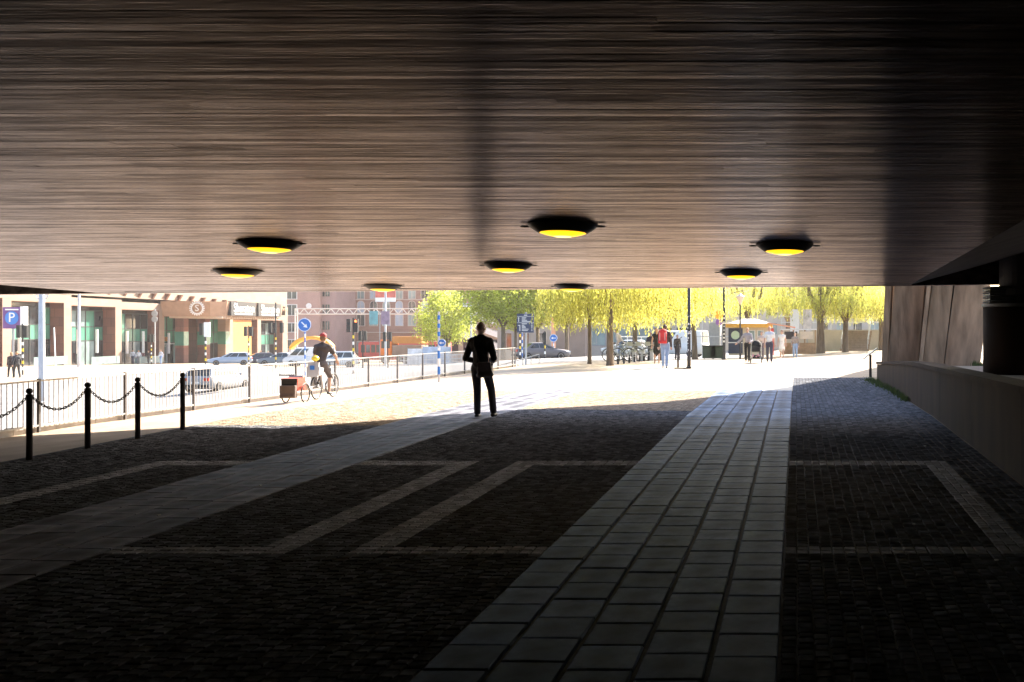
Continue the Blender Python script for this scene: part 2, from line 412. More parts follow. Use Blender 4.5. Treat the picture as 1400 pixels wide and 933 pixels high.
MB().b2(-16.3, -15.6, -14, 16.4, -3, cz(16.4)+.3).build('unseen_side_wall', m_conc, br)  # added out of view to keep side light off the near underpass
# unseen upper deck over the leaning pier, outline shaped to cast the shade edge
UZ = 6.4
ku = math.cos(SUN_EL)/math.sin(SUN_EL)*UZ; ox, oy = math.sin(SUN_AZ)*ku, math.cos(SUN_AZ)*ku
shade = [(-9.2, 16.2), (-7.2, 18.0), (-5.8, 19.7), (-3.1, 21.8), (-1.6, 24.4), (.3, 29.0), (1.6, 33.0), (2.7, 38)]
up = thing('unseen_upper_deck', 'unseen higher deck on the leaning concrete pier, edge shaped to cast the shade line', 'bridge', (0, 0, 0))
e = [(x+ox, y+oy) for x, y in shade]
s0 = (3.0+.0+math.sin(SUN_AZ)*ku*.87, 20.3+math.cos(SUN_AZ)*ku*.87)  # slot cut in the deck to let a sun patch onto the terrace
poly = [e[0]] + [(30, e[0][1]-2)] + [(30, s0[1]-.3)] + [(s0[0], s0[1]-.3), (s0[0], s0[1]+.3), (30, s0[1]+.3), (30, e[-1][1]+6), (e[-1][0]+1.5, e[-1][1]+6)] + e[:0:-1]
MB().prism(poly, UZ, UZ+.9).build('unseen_deck', m_conc, up)

# ---- ceiling lamps
m_blk = M('black_enamel', (.012, .012, .014), .45, .2, 10)
m_yel = M('yellow_diffuser', (1.0, .50, .01), .35, 0, emit=.42)
m_core = M('lamp_core', (1.0, .78, .25), .35, 0, emit=.55)
m_wire = M('steel_wire', (.10, .09, .09), .5, .1)
def ring(r0, z0, r1, z1, n=40):
    return MB().lathe([(r0, z0), (r1, z1)], n)
LAMPS = [(-2.32, 9.62, 'big round ceiling lamp nearest the camera, middle of the soffit'), (-6.1, 11.19, 'round ceiling lamp above the bollards, nearer of the two on that side'),
         (-.13, 11.42, 'round ceiling lamp over the slab walkway, nearer of the two there'), (-8.71, 15.07, 'round ceiling lamp furthest towards the bollard side'),
         (-4.18, 14.04, 'round ceiling lamp in the middle of the soffit, second from the camera'), (-.87, 15.35, 'round ceiling lamp over the slab walkway, farther of the two there'),
         (-7.97, 18.64, 'round ceiling lamp at the bridge edge above the traffic lights'), (-4.32, 18.64, 'round ceiling lamp at the bridge edge in front of the willow')]
lamp0 = None
for x, y, lab in LAMPS:
    if lamp0 is None:
        t = thing('ceiling_lamp', lab, 'lamp', (x, y, cz(y)-.008), group='ceiling lamps under the bridge')
        MB().lathe([(.225, -0.0782), (.24, -0.0799), (.262, -0.0663), (.30, -0.0425), (.338, -0.0102), (.345, 0)], 44).build('shade_rim', m_blk, t, True)
        MB().lathe([(.001, -0.1173), (.05, -0.1165), (.10, -0.1114), (.15, -0.1020), (.195, -0.0901), (.226, -0.0795)], 40).build('diffuser', m_yel, t, True)
        MB().lathe([(.001, -0.1211), (.03, -0.1207), (.06, -0.1186), (.085, -0.1156)], 24).build('bulb_glow', m_core, t, True)
        for s in (-1, 1):
            MB().torus((s*.375, 0, -.012), .045, .006, 'Z', 18, 5).build('hanging_loop', m_wire, t, True)
        lamp0 = t
    else:
        t = copy_tree(lamp0, label=lab); t.location = (x, y, cz(y)-.008)
    t.rotation_euler = (-math.atan(CS), 0, 0)

# ---- low wall with terrace, column, leaning pier
WX = 2.62
def wt(y): return .93-.006*(y-10) if y < 22 else .86-.036*(y-22)
lw = thing('retaining_wall', 'low concrete retaining wall along the dark side of the underpass', 'wall', (WX, 10, 0))
yy = [-12, -6, 0, 4, 8, 11.2, 14.4, 17.6, 20.8, 24, 27.5, 31.2]
for a, b in zip(yy, yy[1:]):
    b2 = b-.012
    p = [(0, a-10, gz(0, a)-.2), (0, b2-10, gz(0, b2)-.2), (0, b2-10, wt(b2)), (0, a-10, wt(a)), (.35, a-10, gz(0, a)-.2), (.35, b2-10, gz(0, b2)-.2), (.35, b2-10, wt(b2)), (.35, a-10, wt(a))]
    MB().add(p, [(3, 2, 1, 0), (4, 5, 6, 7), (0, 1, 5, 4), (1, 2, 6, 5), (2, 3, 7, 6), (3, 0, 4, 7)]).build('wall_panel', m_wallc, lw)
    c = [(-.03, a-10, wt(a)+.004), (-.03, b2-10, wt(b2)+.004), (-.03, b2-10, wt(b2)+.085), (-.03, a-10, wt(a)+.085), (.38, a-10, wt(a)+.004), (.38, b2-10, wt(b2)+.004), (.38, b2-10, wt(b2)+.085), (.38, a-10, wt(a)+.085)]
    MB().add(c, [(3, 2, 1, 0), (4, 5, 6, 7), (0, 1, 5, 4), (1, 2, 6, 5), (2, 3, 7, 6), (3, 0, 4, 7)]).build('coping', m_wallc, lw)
tr = MB()
for a, b in zip(yy, yy[1:]):
    tr.add([(WX+.3, a, wt(a)-.05), (16, a, wt(a)-.05), (16, b, wt(b)-.05), (WX+.3, b, wt(b)-.05)], [(0, 1, 2, 3)])
tr.build('terrace', m_conl, kind='structure')
MB().b2(12, 12.6, -14, 17.0, -1, 4.6).build('unseen_side_wall', m_conc, br)
c = thing('bridge_column', 'thick round concrete column with steel bearing at the dark edge', 'column', (4.12, 18.0, wt(18)-.05))
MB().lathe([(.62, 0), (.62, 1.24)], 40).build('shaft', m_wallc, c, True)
MB().lathe([(.62, 1.245), (.645, 1.25), (.645, 1.30), (.62, 1.305)], 40).build('collar', M('weathered_metal', (.28, .27, .26), .5, .2), c)
m_brg = M('bearing_steel', (.06, .058, .06), .55, .2)
for k in range(7): MB().box((-.32, 0, 1.335+k*.045), (.5, .7, .03)).build('bearing_plate', m_brg if k % 2 else m_conc, c)
MB().lathe([(.42, 1.306), (.42, 1.45), (.55, 1.46), (.55, 1.58), (.46, 1.59), (.46, 2.35)], 30, (.14, 0, 0)).build('bearing', m_brg, c)
p = thing('leaning_pier', 'flaring concrete pier with slanted faces behind the low wall', 'pier', (0, 0, .50))
def quadrib(name, pts, mat=None):
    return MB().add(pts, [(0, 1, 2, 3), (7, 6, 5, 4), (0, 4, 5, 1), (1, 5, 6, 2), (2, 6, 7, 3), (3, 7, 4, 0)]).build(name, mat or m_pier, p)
def px2(pxv, d): return (pxv-VX)/F*d
Z1 = UZ-.50
def face(name, b0, b1, d0, d1, lean, thick=.5, kx=.013):
    # a slanted plate from its foot (photo bearings b0..b1 at distances d0,d1) leaning away to the right as it rises
    d0 *= 1.33; d1 *= 1.33; thick *= 1.3; x0, x1 = px2(b0, d0), px2(b1, d1)
    def up_(x, d, z): return (x+lean*z, d+.10*z, z)
    pts = [up_(x0, d0, -.3), up_(x1, d1, -.3), up_(x1, d1, Z1), up_(x0, d0, Z1)]
    back = [(q[0]+.15, q[1]+thick, q[2]) for q in pts]
    quadrib(name, pts+back)
face('edge_fin', 1205, 1213, 23.2, 23.35, .055, .6)
face('slanted_face', 1213.5, 1255, 23.6, 23.9, .10, .5)
face('ridge', 1255.5, 1261, 23.1, 23.1, .12, .8)
face('slanted_face', 1261.5, 1290, 23.35, 23.5, .135, .5)
face('slanted_face', 1291, 1339, 23.5, 22.9, .145, .5)
face('core', 1207.5, 1333, 24.05, 24.05, .10, .5)
face('core', 1255, 1333, 24.15, 24.05, .125, .6)
# grass by the wall foot
g = MB()
for k in range(900):
    y = random.uniform(22, 31.5); x = WX-.02-abs(random.gauss(0, .12))*(1.2 if y > 27 else .6)-max(0, (y-26)*.035)*random.random()
    h = random.uniform(.05, .19); a = random.uniform(0, 6.28); z = gz(x, y)
    dx, dy = math.cos(a)*.012, math.sin(a)*.012; lx, ly = random.gauss(0, .05), random.gauss(0, .05)
    g.add([(x-dx, y-dy, z), (x+dx, y+dy, z), (x+lx, y+ly, z+h)], [(0, 1, 2)])
g.build('grass', M('grass_blade', (.07, .10, .03), .7, .3, 5, transl=.4), kind='stuff', label='grass growing along the foot of the low concrete wall')
g = MB()
for k in range(160):
    y = random.uniform(29.2, 29.9); x = random.uniform(5.4, 6.1); h = random.uniform(.08, .22); z = wt(y)-.05; a = random.uniform(0, 6.28)
    g.add([(x-.012, y, z), (x+.012, y, z), (x+random.gauss(0, .04), y+.02, z+h)], [(0, 1, 2)])
g.build('weeds', MATS['grass_blade'], kind='stuff', label='tuft of weeds by the leaning pier foot')

lt_ = MB()
for x, y in ((-6.25, 8.2), (-6.2, 9.4), (-6.1, 11.0), (-5.95, 12.1), (-6.6, 13.3), (1.1, 9.0), (.6, 6.9), (1.6, 7.7), (-3.0, 12.4), (-4.9, 14.6), (1.9, 14.2), (-1.1, 16.3), (-8.6, 12.2)):
    lt_.box((x, y, gz(x, y)+.03), (random.uniform(.015, .03), random.uniform(.02, .045), .008), random.uniform(0, 3))
lt_.build('litter', M('paper_scrap', (.75, .74, .7), .8, .1), kind='stuff', label='small pale scraps of litter lying on the paving')
# ------------------------------------------------------------------ buildings
def brick_mat(name, c1, c2, mort, bw, bh, axis='YZ', ms=.012):
    if name in MATS: return MATS[name]
    m = M(name, c1, .85, 0); n = m.node_tree.nodes; L = m.node_tree.links; p = n['Principled BSDF']
    tc = n.new('ShaderNodeTexCoord'); sp = n.new('ShaderNodeSeparateXYZ'); cb = n.new('ShaderNodeCombineXYZ')
    L.new(tc.outputs['Object'], sp.inputs[0]); L.new(sp.outputs[axis[0]], cb.inputs[0]); L.new(sp.outputs[axis[1]], cb.inputs[1])
    b = n.new('ShaderNodeTexBrick'); b.inputs['Scale'].default_value = 1; b.inputs['Brick Width'].default_value = bw; b.inputs['Row Height'].default_value = bh
    b.inputs['Mortar Size'].default_value = ms; b.inputs['Color1'].default_value = c1+(1,); b.inputs['Color2'].default_value = c2+(1,); b.inputs['Mortar'].default_value = mort+(1,)
    L.new(cb.outputs[0], b.inputs[0]); L.new(b.outputs[0], p.inputs['Base Color'])
    return m
m_stone = brick_mat('facade_stone', (.28, .205, .155), (.245, .175, .13), (.21, .155, .12), 1.6, .8)
m_rev = brick_mat('reveal_stone', (.22, .10, .075), (.15, .07, .06), (.10, .06, .05), 1.0, 1.0, 'XZ', .02)
m_gdark = M('dark_glass', (.03, .035, .04), .08, .4, .5, spec=.8)
m_ggreen = M('green_spandrel', (.07, .22, .16), .2, .2, .5, spec=.6)
m_gpale = M('pale_glass', (.22, .30, .30), .12, .4, .4, spec=.8)
m_mull = M('mullion_metal', (.04, .045, .045), .5, 0)
m_copper = M('copper_cladding', (.38, .24, .165), .55, .12, 1.5)
m_white = M('white_paint', (.80, .80, .79), .5, .06, 3)
m_orange = M('orange_board', (.52, .22, .05), .6, .08, 2)
m_grey = M('grey_metal', (.30, .31, .33), .5, .1, 3)
m_lgrey = M('light_grey_metal', (.52, .53, .55), .45, .08, 3)
m_dark = M('dark_metal', (.03, .03, .034), .5, .15, 6)
def tan(n): return n

hb = thing('hotel_building', 'tan stone building with deep dark window bays and a copper canopy', 'building', (-81.25, 100, 0), .111)
NB = 7; P = 9.8; OW = 8.5; DEP = 1.5
wallm = MB()
for i in range(-1, NB):
    u0 = i*P; sl_ = -.025*u0; zt = 4.62+sl_; zb = -5.2
    MB().b2(-DEP, 0, u0+OW, u0+P, zb, zt+.02).build('pillar', m_stone, hb)
    MB().box((-DEP/2, u0+OW-.012, (zb+zt)/2), (DEP-.01, .02, zt-zb-.02)).build('pillar_cladding', m_rev, hb)
    MB().b2(-DEP, 0, u0, u0+P, zt+.022, zt+.9).build('lintel', m_stone, hb)
    MB().b2(-DEP+.02, -.01, u0+.01, u0+OW-.03, zt-.04, zt+.018).build('lintel_soffit', M('soffit_brown', (.28, .15, .10), .8, .1), hb)
    # glazing at the back of the bay
    zg = zt-.55
    wdw = MB().b2(-DEP-.06, -DEP, u0, u0+OW, zb, zt).build('glazing', m_gdark, hb)
    nP = 5; pw = OW/nP
    for k in range(nP):
        a, b = u0+k*pw+.05, u0+(k+1)*pw-.05
        kind = random.choice([m_gdark, m_gpale, m_gdark, m_ggreen])
        MB().b2(-DEP+.005, -DEP+.03, a, b, zg-1.85, zg).build('upper_pane', kind, wdw)
        MB().b2(-DEP+.005, -DEP+.04, a, b, zg-3.5, zg-1.95).build('spandrel_pane', m_ggreen, wdw)
        MB().b2(-DEP+.005, -DEP+.03, a, b, zg-6.6, zg-3.6).build('lower_pane', random.choice([m_gdark, m_gdark, m_gpale]), wdw)
    for k in range(nP+1):
        MB().b2(-DEP+.031, -DEP+.09, u0+k*pw-.05, u0+k*pw+.05, zb, zg+.05).build('mullion', m_mull, wdw)
    for z in (zg+.02, zg-1.9, zg-3.55): MB().b2(-DEP+.041, -DEP+.085, u0+.06, u0+OW-.06, z-.045, z+.045).build('transom', m_mull, wdw)
    if i in (1, 0, 2, 3):
        for k in range(2): MB().b2(-.35, -.1, u0+1.5+k*3.6, u0+1.62+k*3.6, zg-5, zg-2.2).build('banner_post', m_white, wdw)
MB().b2(-12, -.01, -P, NB*P+.5, 5.55, 17).build('upper_wall', m_stone, hb)
MB().b2(-12, -DEP-.07, -P, NB*P+.5, -5.2, 5.54).build('core_wall', m_conc, hb)
MB().b2(-11.9, .002, NB*P-.2, NB*P+.8, -5.2, 5.5).build('corner_pier', m_stone, hb)
# brackets and tiled ledge above
for k in range(16):
    u = 17+k*3.2; z = 6.05-.025*(u-17)
    MB().add([(0, u-.22, z+.7), (0, u+.22, z+.7), (.55, u+.22, z+.7), (.55, u-.22, z+.7), (0, u-.22, z-.25), (0, u+.22, z-.25)], [(0, 1, 2, 3), (0, 3, 4), (1, 5, 2), (4, 3, 2, 5)]).build('bracket', M('bracket_brown', (.16, .085, .06), .8, .1), hb)
lt = MB().b2(0, .6, 34, 68, 5.1, 5.2).build('ledge', m_copper, hb)
for k in range(48): MB().b2(.05, .75, 34.1+k*.7, 34.55+k*.7, 5.24-.012*k*.7, 5.42-.012*k*.7).build('ledge_tile', m_copper, lt)
# orange hoarding in the last bay and pale panels
MB().b2(-.6, -.5, 5*P+.2, 5*P+7.5, -5, 3.1).build('orange_hoarding', m_orange, hb)
# canopy, world-aligned with the building
cu0, cu1, cv = 29.0, 48.5, 7.2
cn = MB().add([(0, cu0, 3.35), (cv-1.2, cu0, 3.35), (cv, cu0+1.5, 3.35), (cv, cu1, 3.35), (0, cu1, 3.35), (0, cu0-.6, 5.35), (cv-1.0, cu0-.6, 5.35), (cv+.35, cu0+1.2, 5.35), (cv+.35, cu1, 5.35), (0, cu1, 5.35)],
     [(4, 3, 2, 1, 0), (5, 6, 7, 8, 9), (0, 1, 6, 5), (1, 2, 7, 6), (2, 3, 8, 7), (3, 4, 9, 8), (4, 0, 5, 9)]).build('canopy', m_copper, hb)
for k in range(26): MB().b2(.4, cv-.1, cu0+.8+k*.72, cu0+1.1+k*.72, 3.12, 3.345).build('canopy_slat', M('slat_pale', (.55, .45, .38), .7, .1), cn)
m_sign = M('sign_silver', (.035, .035, .04), .4, .08, 2)
for a, b in ((cu0+2.0, cu0+9.6), (cu0+10.4, cu0+18.2)):
    sb = MB().b2(cv+.06, cv+.55, a, b, 3.5, 5.45).build('sign_box', m_sign, cn)
    me = text_mesh('Sheraton', 1.75, m_white, 'lettering', .02)
    o = ob('lettering', me, sb, (cv+.58, (a+b)/2, 4.55)); o.rotation_euler = (R(90), 0, R(90))
    for k in range(14):
        u = a+1.0+k*(b-a-2)/14; MB().b2(cv+.552, cv+.58, u, u+(b-a-2)/14*random.uniform(.5, .8), 3.68, 3.88).build('small_lettering', m_white, sb)
emb = MB().torus((4.6, cu0-.62, 4.42), .72, .09, 'Y', 28, 5).build('emblem', m_white, cn)
for k in range(20):
    a = k*math.pi*2/20; MB().ell((4.6+.9*math.cos(a), cu0-.65, 4.42+.9*math.sin(a)), (.1, .03, .1), 6, 4).build('emblem_leaf', m_white, emb)
o = ob('emblem_letter', text_mesh('S', 1.2, m_white, 'emblem_letter', .02), emb, (4.6, cu0-.66, 4.42)); o.rotation_euler = (R(90), 0, 0)
# mural-coloured columns by the entrance
for k, u in enumerate((31.5, 37.5, 43.5)):
    MB().b2(.3, 1.4, u, u+1.3, -5, 3.3).build('entrance_column', m_stone if k == 2 else m_rev, hb)
    MB().b2(.29, 1.41, u-.01, u+1.31, -.6, 1.3).build('green_band', m_ggreen, hb)
# terrace railing and cafe chairs hint: low screens in front of bays
for i in range(3):
    MB().b2(1.5, 1.56, i*P+1, i*P+6.5, -2.2-.25*i, -1.3-.25*i).build('glass_screen', m_gpale, hb)

# ---- generic far house with framed windows
def house(name, label, x0, x1, y, depth, zb, zt, mat, rows, rz=0, wmat=None, frame=None, roof=None):
    t = thing(name, label, 'building', ((x0+x1)/2, y, zb), rz)
    hw = (x1-x0)/2; MB().b2(-hw, hw, 0, depth, -1, zt-zb).build('wall', mat, t)
    for (z, h, wd, pitch, off, arch) in rows:
        n = int((2*hw-off*2)/pitch)
        for k in range(n+1):
            x = -hw+off+k*pitch
            if x+wd/2 > hw-.3: continue
            f = MB()
            if arch:
                n2 = 8; pts = [(x-wd/2-.14, z-zb-.1)] + [(x+wd/2+.14, z-zb-.1)] + [(x+math.cos(a)*(wd/2+.14), z-zb+h-wd/2+math.sin(a)*(wd/2+.14)) for a in [math.pi*i/n2 for i in range(n2+1)]]
                pp = [(x-wd/2, z-zb)] + [(x+wd/2, z-zb)] + [(x+math.cos(a)*wd/2, z-zb+h-wd/2+math.sin(a)*wd/2) for a in [math.pi*i/n2 for i in range(n2+1)]]
            else:
                pts = [(x-wd/2-.14, z-zb-.1), (x+wd/2+.14, z-zb-.1), (x+wd/2+.14, z-zb+h+.12), (x-wd/2-.14, z-zb+h+.12)]
                pp = [(x-wd/2, z-zb), (x+wd/2, z-zb), (x+wd/2, z-zb+h), (x-wd/2, z-zb+h)]
            def ext(p_, y0, y1):
                n = len(p_); return MB().add([(a, y0, b) for a, b in p_]+[(a, y1, b) for a, b in p_], [tuple(range(n)), tuple(range(n, 2*n))[::-1]]+[(i, n+i, n+(i+1) % n, (i+1) % n) for i in range(n)])
            fo = ext(pts, -.07, .02).build('window', frame or m_white, t)
            po = ext(pp, -.085, -.03).build('pane', random.choice(wmat or [m_gdark, m_gpale, m_gdark]), fo)
            MB().b2(x-.04, x+.04, -.1, -.086, z-zb+.02, z-zb+h-.03).build('glazing_bar', frame or m_white, fo)
    return t
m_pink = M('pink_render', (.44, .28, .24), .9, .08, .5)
m_pinkd = M('pink_render_shaded', (.36, .24, .23), .9, .08, .5)  # darker copy of the pink render, the side's shade put into its colour
m_brick = brick_mat('red_brown_brick', (.30, .17, .135), (.26, .145, .115), (.30, .22, .19), 1.2, .4, 'XZ')
X = lambda px, d: (px-VX)/F*d
hp = house('pink_house', 'flat pink rendered block between the hotel and the brick building', X(386, 190), X(437, 190), 190, 14, -4.2, 16, m_pink,
      [(-2.2, 1.7, 1.8, 4.6, 1.9, 0), (1.1, 1.7, 1.8, 4.6, 1.9, 0), (4.4, 2.0, 1.8, 4.6, 1.9, 0), (7.6, 2.0, 1.8, 4.6, 1.9, 0), (11, 2.0, 1.8, 4.6, 1.9, 0)])
MB().lathe([(.01, 0), (.55, 0), (.55, .08), (.01, .1)], 20).build('wall_clock', m_white, hp, loc=(1.6, -.1, 10.4)).rotation_euler = (R(90), 0, 0)
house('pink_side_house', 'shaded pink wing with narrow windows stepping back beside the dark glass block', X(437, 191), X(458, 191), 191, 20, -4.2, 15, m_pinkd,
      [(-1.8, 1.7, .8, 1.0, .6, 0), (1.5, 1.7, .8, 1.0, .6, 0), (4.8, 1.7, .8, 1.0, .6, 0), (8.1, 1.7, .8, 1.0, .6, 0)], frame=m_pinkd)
gb = house('glass_block', 'dark glass and steel block in the gap before the brick building', X(456, 215), X(470, 215), 215, 12, -4.2, 14, M('steel_blue', (.10, .11, .14), .5, .1), [(0, 2.2, 1.6, 1.9, 1.0, 0), (3.2, 2.2, 1.6, 1.9, 1.0, 0), (6.6, 2.2, 1.6, 1.9, 1.0, 0)], frame=m_grey)
m_fr = M('window_stone', (.50, .43, .39), .8, .05)
bb = house('brick_office_building', 'long brown brick building with arched windows above square ones', X(466, 200), X(612, 200), 200, 14, -4.3, 18, m_brick,
      [(-3.2, 2.2, 1.5, 2.65, 1.5, 0), (2.35, 2.2, 1.5, 2.65, 1.5, 0), (5.1, 2.3, 1.35, 2.65, 1.5, 1), (7.95, 1.9, 1.35, 2.65, 1.5, 0), (11, 1.9, 1.3, 2.65, 1.5, 0)], frame=m_fr, wmat=[m_gpale, m_gdark, M('sky_glass', (.35, .42, .52), .1, .2, .4), m_gpale])
for z in (4.75, 7.65): MB().b2(-11.2, 11.2, -.16, -.005, z+4.3, z+4.45).build('string_course', m_fr, bb)
MB().b2(-11.2, 11.2, -.5, -.02, 5.2, 5.35).build('sill_ledge', m_fr, bb)
# white stepped building with slanting bands
ws = thing('white_stepped_building', 'white building with slanting concrete bands behind the round tree', 'building', (X(655, 170), 170, -3.8))
MB().b2(-6.2, 6.2, 1, 12, -1, 20).build('wall', M('warm_render', (.52, .38, .28), .9, .1, .5), ws)
for k in range(6):
    z = 2.2+k*2.1
    MB().add([(-6, .95, z+3.0), (6, .95, z-1.3), (6, .95, z-.3), (-6, .95, z+4.0), (-6, -.6, z+3.0), (6, -.6, z-1.3), (6, -.6, z-.3), (-6, -.6, z+4.0)], [(0, 1, 2, 3), (7, 6, 5, 4), (0, 4, 5, 1), (1, 5, 6, 2), (2, 6, 7, 3), (3, 7, 4, 0)]).build('slanting_band', m_white, ws)
for k in range(5):
    MB().b2(-5.4+k*2.3, -4.0+k*2.3, .9, 1.05, 1.2, 3.6).build('window', m_gdark, ws)
house('low_shop_building', 'low pale building with dark doorways behind the wayfinding sign', X(680, 150), X(800, 150), 150, 10, -2, 11, M('sand_render', (.46, .38, .31), .9, .1, .6),
      [(-1.6, 2.6, 1.6, 2.7, 1.4, 0), (2.6, 1.8, 1.3, 2.7, 1.4, 0), (6, 1.8, 1.3, 2.7, 1.4, 0)], frame=m_fr)
bq = house('brown_wall_building', 'plain brown brick end wall seen below the willow crown', X(757, 120), X(800, 120), 120, 3, -1.6, 5, M('brown_wall', (.30, .22, .19), .9, .12, .6), [])
house('glazed_pavilion', 'long low pavilion with dark glass bays behind the rental bicycles', X(800, 135), X(980, 135), 135, 10, -1.6, 12, M('pavilion_render', (.42, .38, .34), .9, .1, .5),
      [(-.6, 2.4, 2.4, 3.1, 1.6, 0), (3.4, 1.8, 1.4, 3.1, 1.6, 0), (6.6, 1.8, 1.4, 3.1, 1.6, 0)], frame=m_grey)
house('pale_far_block', 'wide pale block far behind the kiosk and willows', X(975, 165), X(1270, 165), 165, 10, -1.5, 16, M('far_render', (.50, .44, .37), .9, .1, .4),
      [(.8, 1.9, 1.4, 2.9, 1.5, 0), (4.0, 1.9, 1.4, 2.9, 1.5, 0), (7.2, 1.9, 1.4, 2.9, 1.5, 0), (10.4, 1.9, 1.4, 2.9, 1.5, 0)], frame=m_fr)

# ---- kiosk
m_navy = M('navy_board', (.03, .045, .09), .5, .1)
m_ky = M('kiosk_yellow', (.80, .45, .08), .6, .08)
m_cream = M('cream_board', (.66, .58, .44), .7, .08)
k_ = thing('kiosk', 'small park kiosk with pale hipped roof, yellow eaves and navy doors', 'kiosk', (X(1018, 61), 61, 0))
MB().b2(-1.0, 1.5, 0, 3.5, 0, 1.75).build('wall', m_cream, k_)
d = MB().b2(-1.02, -.12, -.05, -.003, .12, 1.72).build('navy_door', m_navy, k_)
MB().lathe([(.01, 0), (.27, 0), (.27, .03), (.01, .03)], 24).build('round_sign', M('mint', (.55, .68, .5), .6, .05), d, loc=(-.58, -.052, 1.28)).rotation_euler = (R(90), 0, 0)
MB().b2(-1.03, -.1, -.09, -.052, .78, .84).build('rail', m_white, d)
for x in (.25, .8): 
    f = MB().b2(x, x+.42, -.06, -.004, .85, 1.6).build('window', m_white, k_); MB().b2(x+.05, x+.37, -.075, -.061, .9, 1.55).build('pane', m_gpale, f)
MB().b2(-1.2, 1.7, -.35, 3.8, 1.76, 2.0).build('eaves', m_ky, k_)
MB().add([(-1.3, -.45, 2.002), (1.8, -.45, 2.002), (1.8, 3.9, 2.002), (-1.3, 3.9, 2.002), (-.1, 1.4, 2.34), (.6, 1.4, 2.34), (.6, 2.2, 2.34), (-.1, 2.2, 2.34)], [(3, 2, 1, 0), (4, 5, 6, 7), (0, 1, 5, 4), (1, 2, 6, 5), (2, 3, 7, 6), (3, 0, 4, 7)]).build('roof', M('kiosk_roof', (.5, .47, .44), .7, .1), k_)
aw = MB().add([(1.45, -.5, 2.0), (3.2, -.8, 1.72), (3.2, 1.6, 1.72), (1.45, 1.6, 2.0), (1.45, -.5, 2.08), (3.2, -.8, 1.8), (3.2, 1.6, 1.8), (1.45, 1.6, 2.08)], [(3, 2, 1, 0), (4, 5, 6, 7), (0, 1, 5, 4), (1, 2, 6, 5), (2, 3, 7, 6), (3, 0, 4, 7)]).build('awning', M('terracotta_canvas', (.72, .33, .2), .8, .08), k_)
for x, yv in ((3.15, -.7), (3.15, 1.5)): MB().bar((x, yv, 0), (x, yv, 1.72), .03).build('awning_post', m_lgrey, aw)
MB().b2(1.6, 1.85, -.1, .1, 0, 1.7).build('red_panel', M('red_board', (.6, .06, .05), .6, .05), k_)
# menu boards and wooden stall beside it
st = thing('wooden_stall', 'open wooden stall with poster boards beside the kiosk', 'stall', (X(1092, 64), 64, 0))
for x in (-1.1, -.35, .4, 1.1): MB().bar((x, 0, 0), (x, 0, 1.6), .05, 6).build('post', M('raw_wood', (.36, .24, .13), .8, .2), st)
MB().b2(-1.2, 1.2, -.15, 1.2, 1.6, 1.68).build('roof_board', M('white_tarp', (.7, .7, .68), .7, .1), st)
MB().b2(-1.1, 1.1, -.04, .02, .0, .75).build('counter_board', MATS['raw_wood'], st)
for k in range(2): MB().b2(-.95+k*1.05, -.1+k*1.05, -.06, -.045, 1.0, 1.5).build('poster', m_dark if k == 0 else m_cream, st)
pb = thing('poster_board', 'tall white poster board standing behind the wooden stall', 'board', (X(1091, 68), 68, 0))
for k, x in enumerate((-.55, .35)):
    MB().b2(x, x+.62, 0, .06, 1.35, 3.05).build('poster_panel', [m_white, M('print_pale', (.6, .55, .5), .7, .3, 3)][k], pb); MB().bar((x+.3, .09, 0), (x+.3, .09, 3), .03).build('post', m_grey, pb)
# outdoor steps with handrail between the far willows
stp = thing('outdoor_steps', 'wooden stair with pale handrails behind the big willow', 'stairs', (X(1168, 73), 73, 0))
for k in range(9): MB().box((.05*k, .28*k, .09+.17*k), (2.2, .3, .17)).build('step', M('step_wood', (.30, .22, .16), .8, .2), stp)
for s in (-1, 1):
    MB().bar((s*1.0, -.1, .9), (s*1.0+.45, 2.5, 2.5), .03).build('handrail', m_lgrey, stp)
    for k in range(5): MB().bar((s*1.0+.1*k, .6*k, .34*k), (s*1.0+.1*k, .6*k, .95+.36*k), .02).build('baluster', m_lgrey, stp)
tb = thing('terrace_wall', 'pale raised quay wall with railing behind the far willows', 'wall', (X(1160, 78), 78, 0))
MB().b2(-5.6, 7, 0, .4, -.2, 1.6).build('wall', M('quay_stone', (.50, .44, .37), .85, .15, 1), tb)
for k in range(13): MB().bar((-5.4+k, .2, 1.6), (-5.4+k, .2, 2.7), .025).build('post', m_lgrey, tb)
for z in (2.2, 2.7): MB().bar((-5.5, .2, z), (6.8, .2, z), .03).build('rail', m_lgrey, tb)
# ------------------------------------------------------------------ bollards, chains, fences
bx = -10.32
BY = [11.9, 13.0, 14.07, 15.14, 16.25]
m_bol = M('bollard_paint', (.075, .065, .065), .5, .2, 8)
bl = ['dark bollard outside the frame end of the chain row', 'dark iron bollard nearest the camera at the start of the chain row', 'second dark iron bollard of the chain row',
      'third dark iron bollard of the chain row, just inside the shade', 'last dark iron bollard of the chain row, standing in the sun']
b0 = None
for k, y in enumerate(BY):
    if b0 is None:
        b0 = t = thing('bollard', bl[k], 'bollard', (bx, y, gz(bx, y)), group='iron bollards with chains')
        MB().lathe([(.037, -.05), (.037, .86), (.042, .862), (.042, .885), (.03, .89), (.022, .9)], 16).build('post', m_bol, t, True)
        MB().ell((0, 0, .935), (.041, .041, .041), 14, 8).build('ball_top', m_bol, t, True)
        for s in (-1, 1): MB().torus((0, s*.052, .84), .02, .006, 'X', 10, 5).build('eyelet', m_bol, t)
    else:
        t = copy_tree(b0, label=bl[k]); t.location = (bx, y, gz(bx, y))
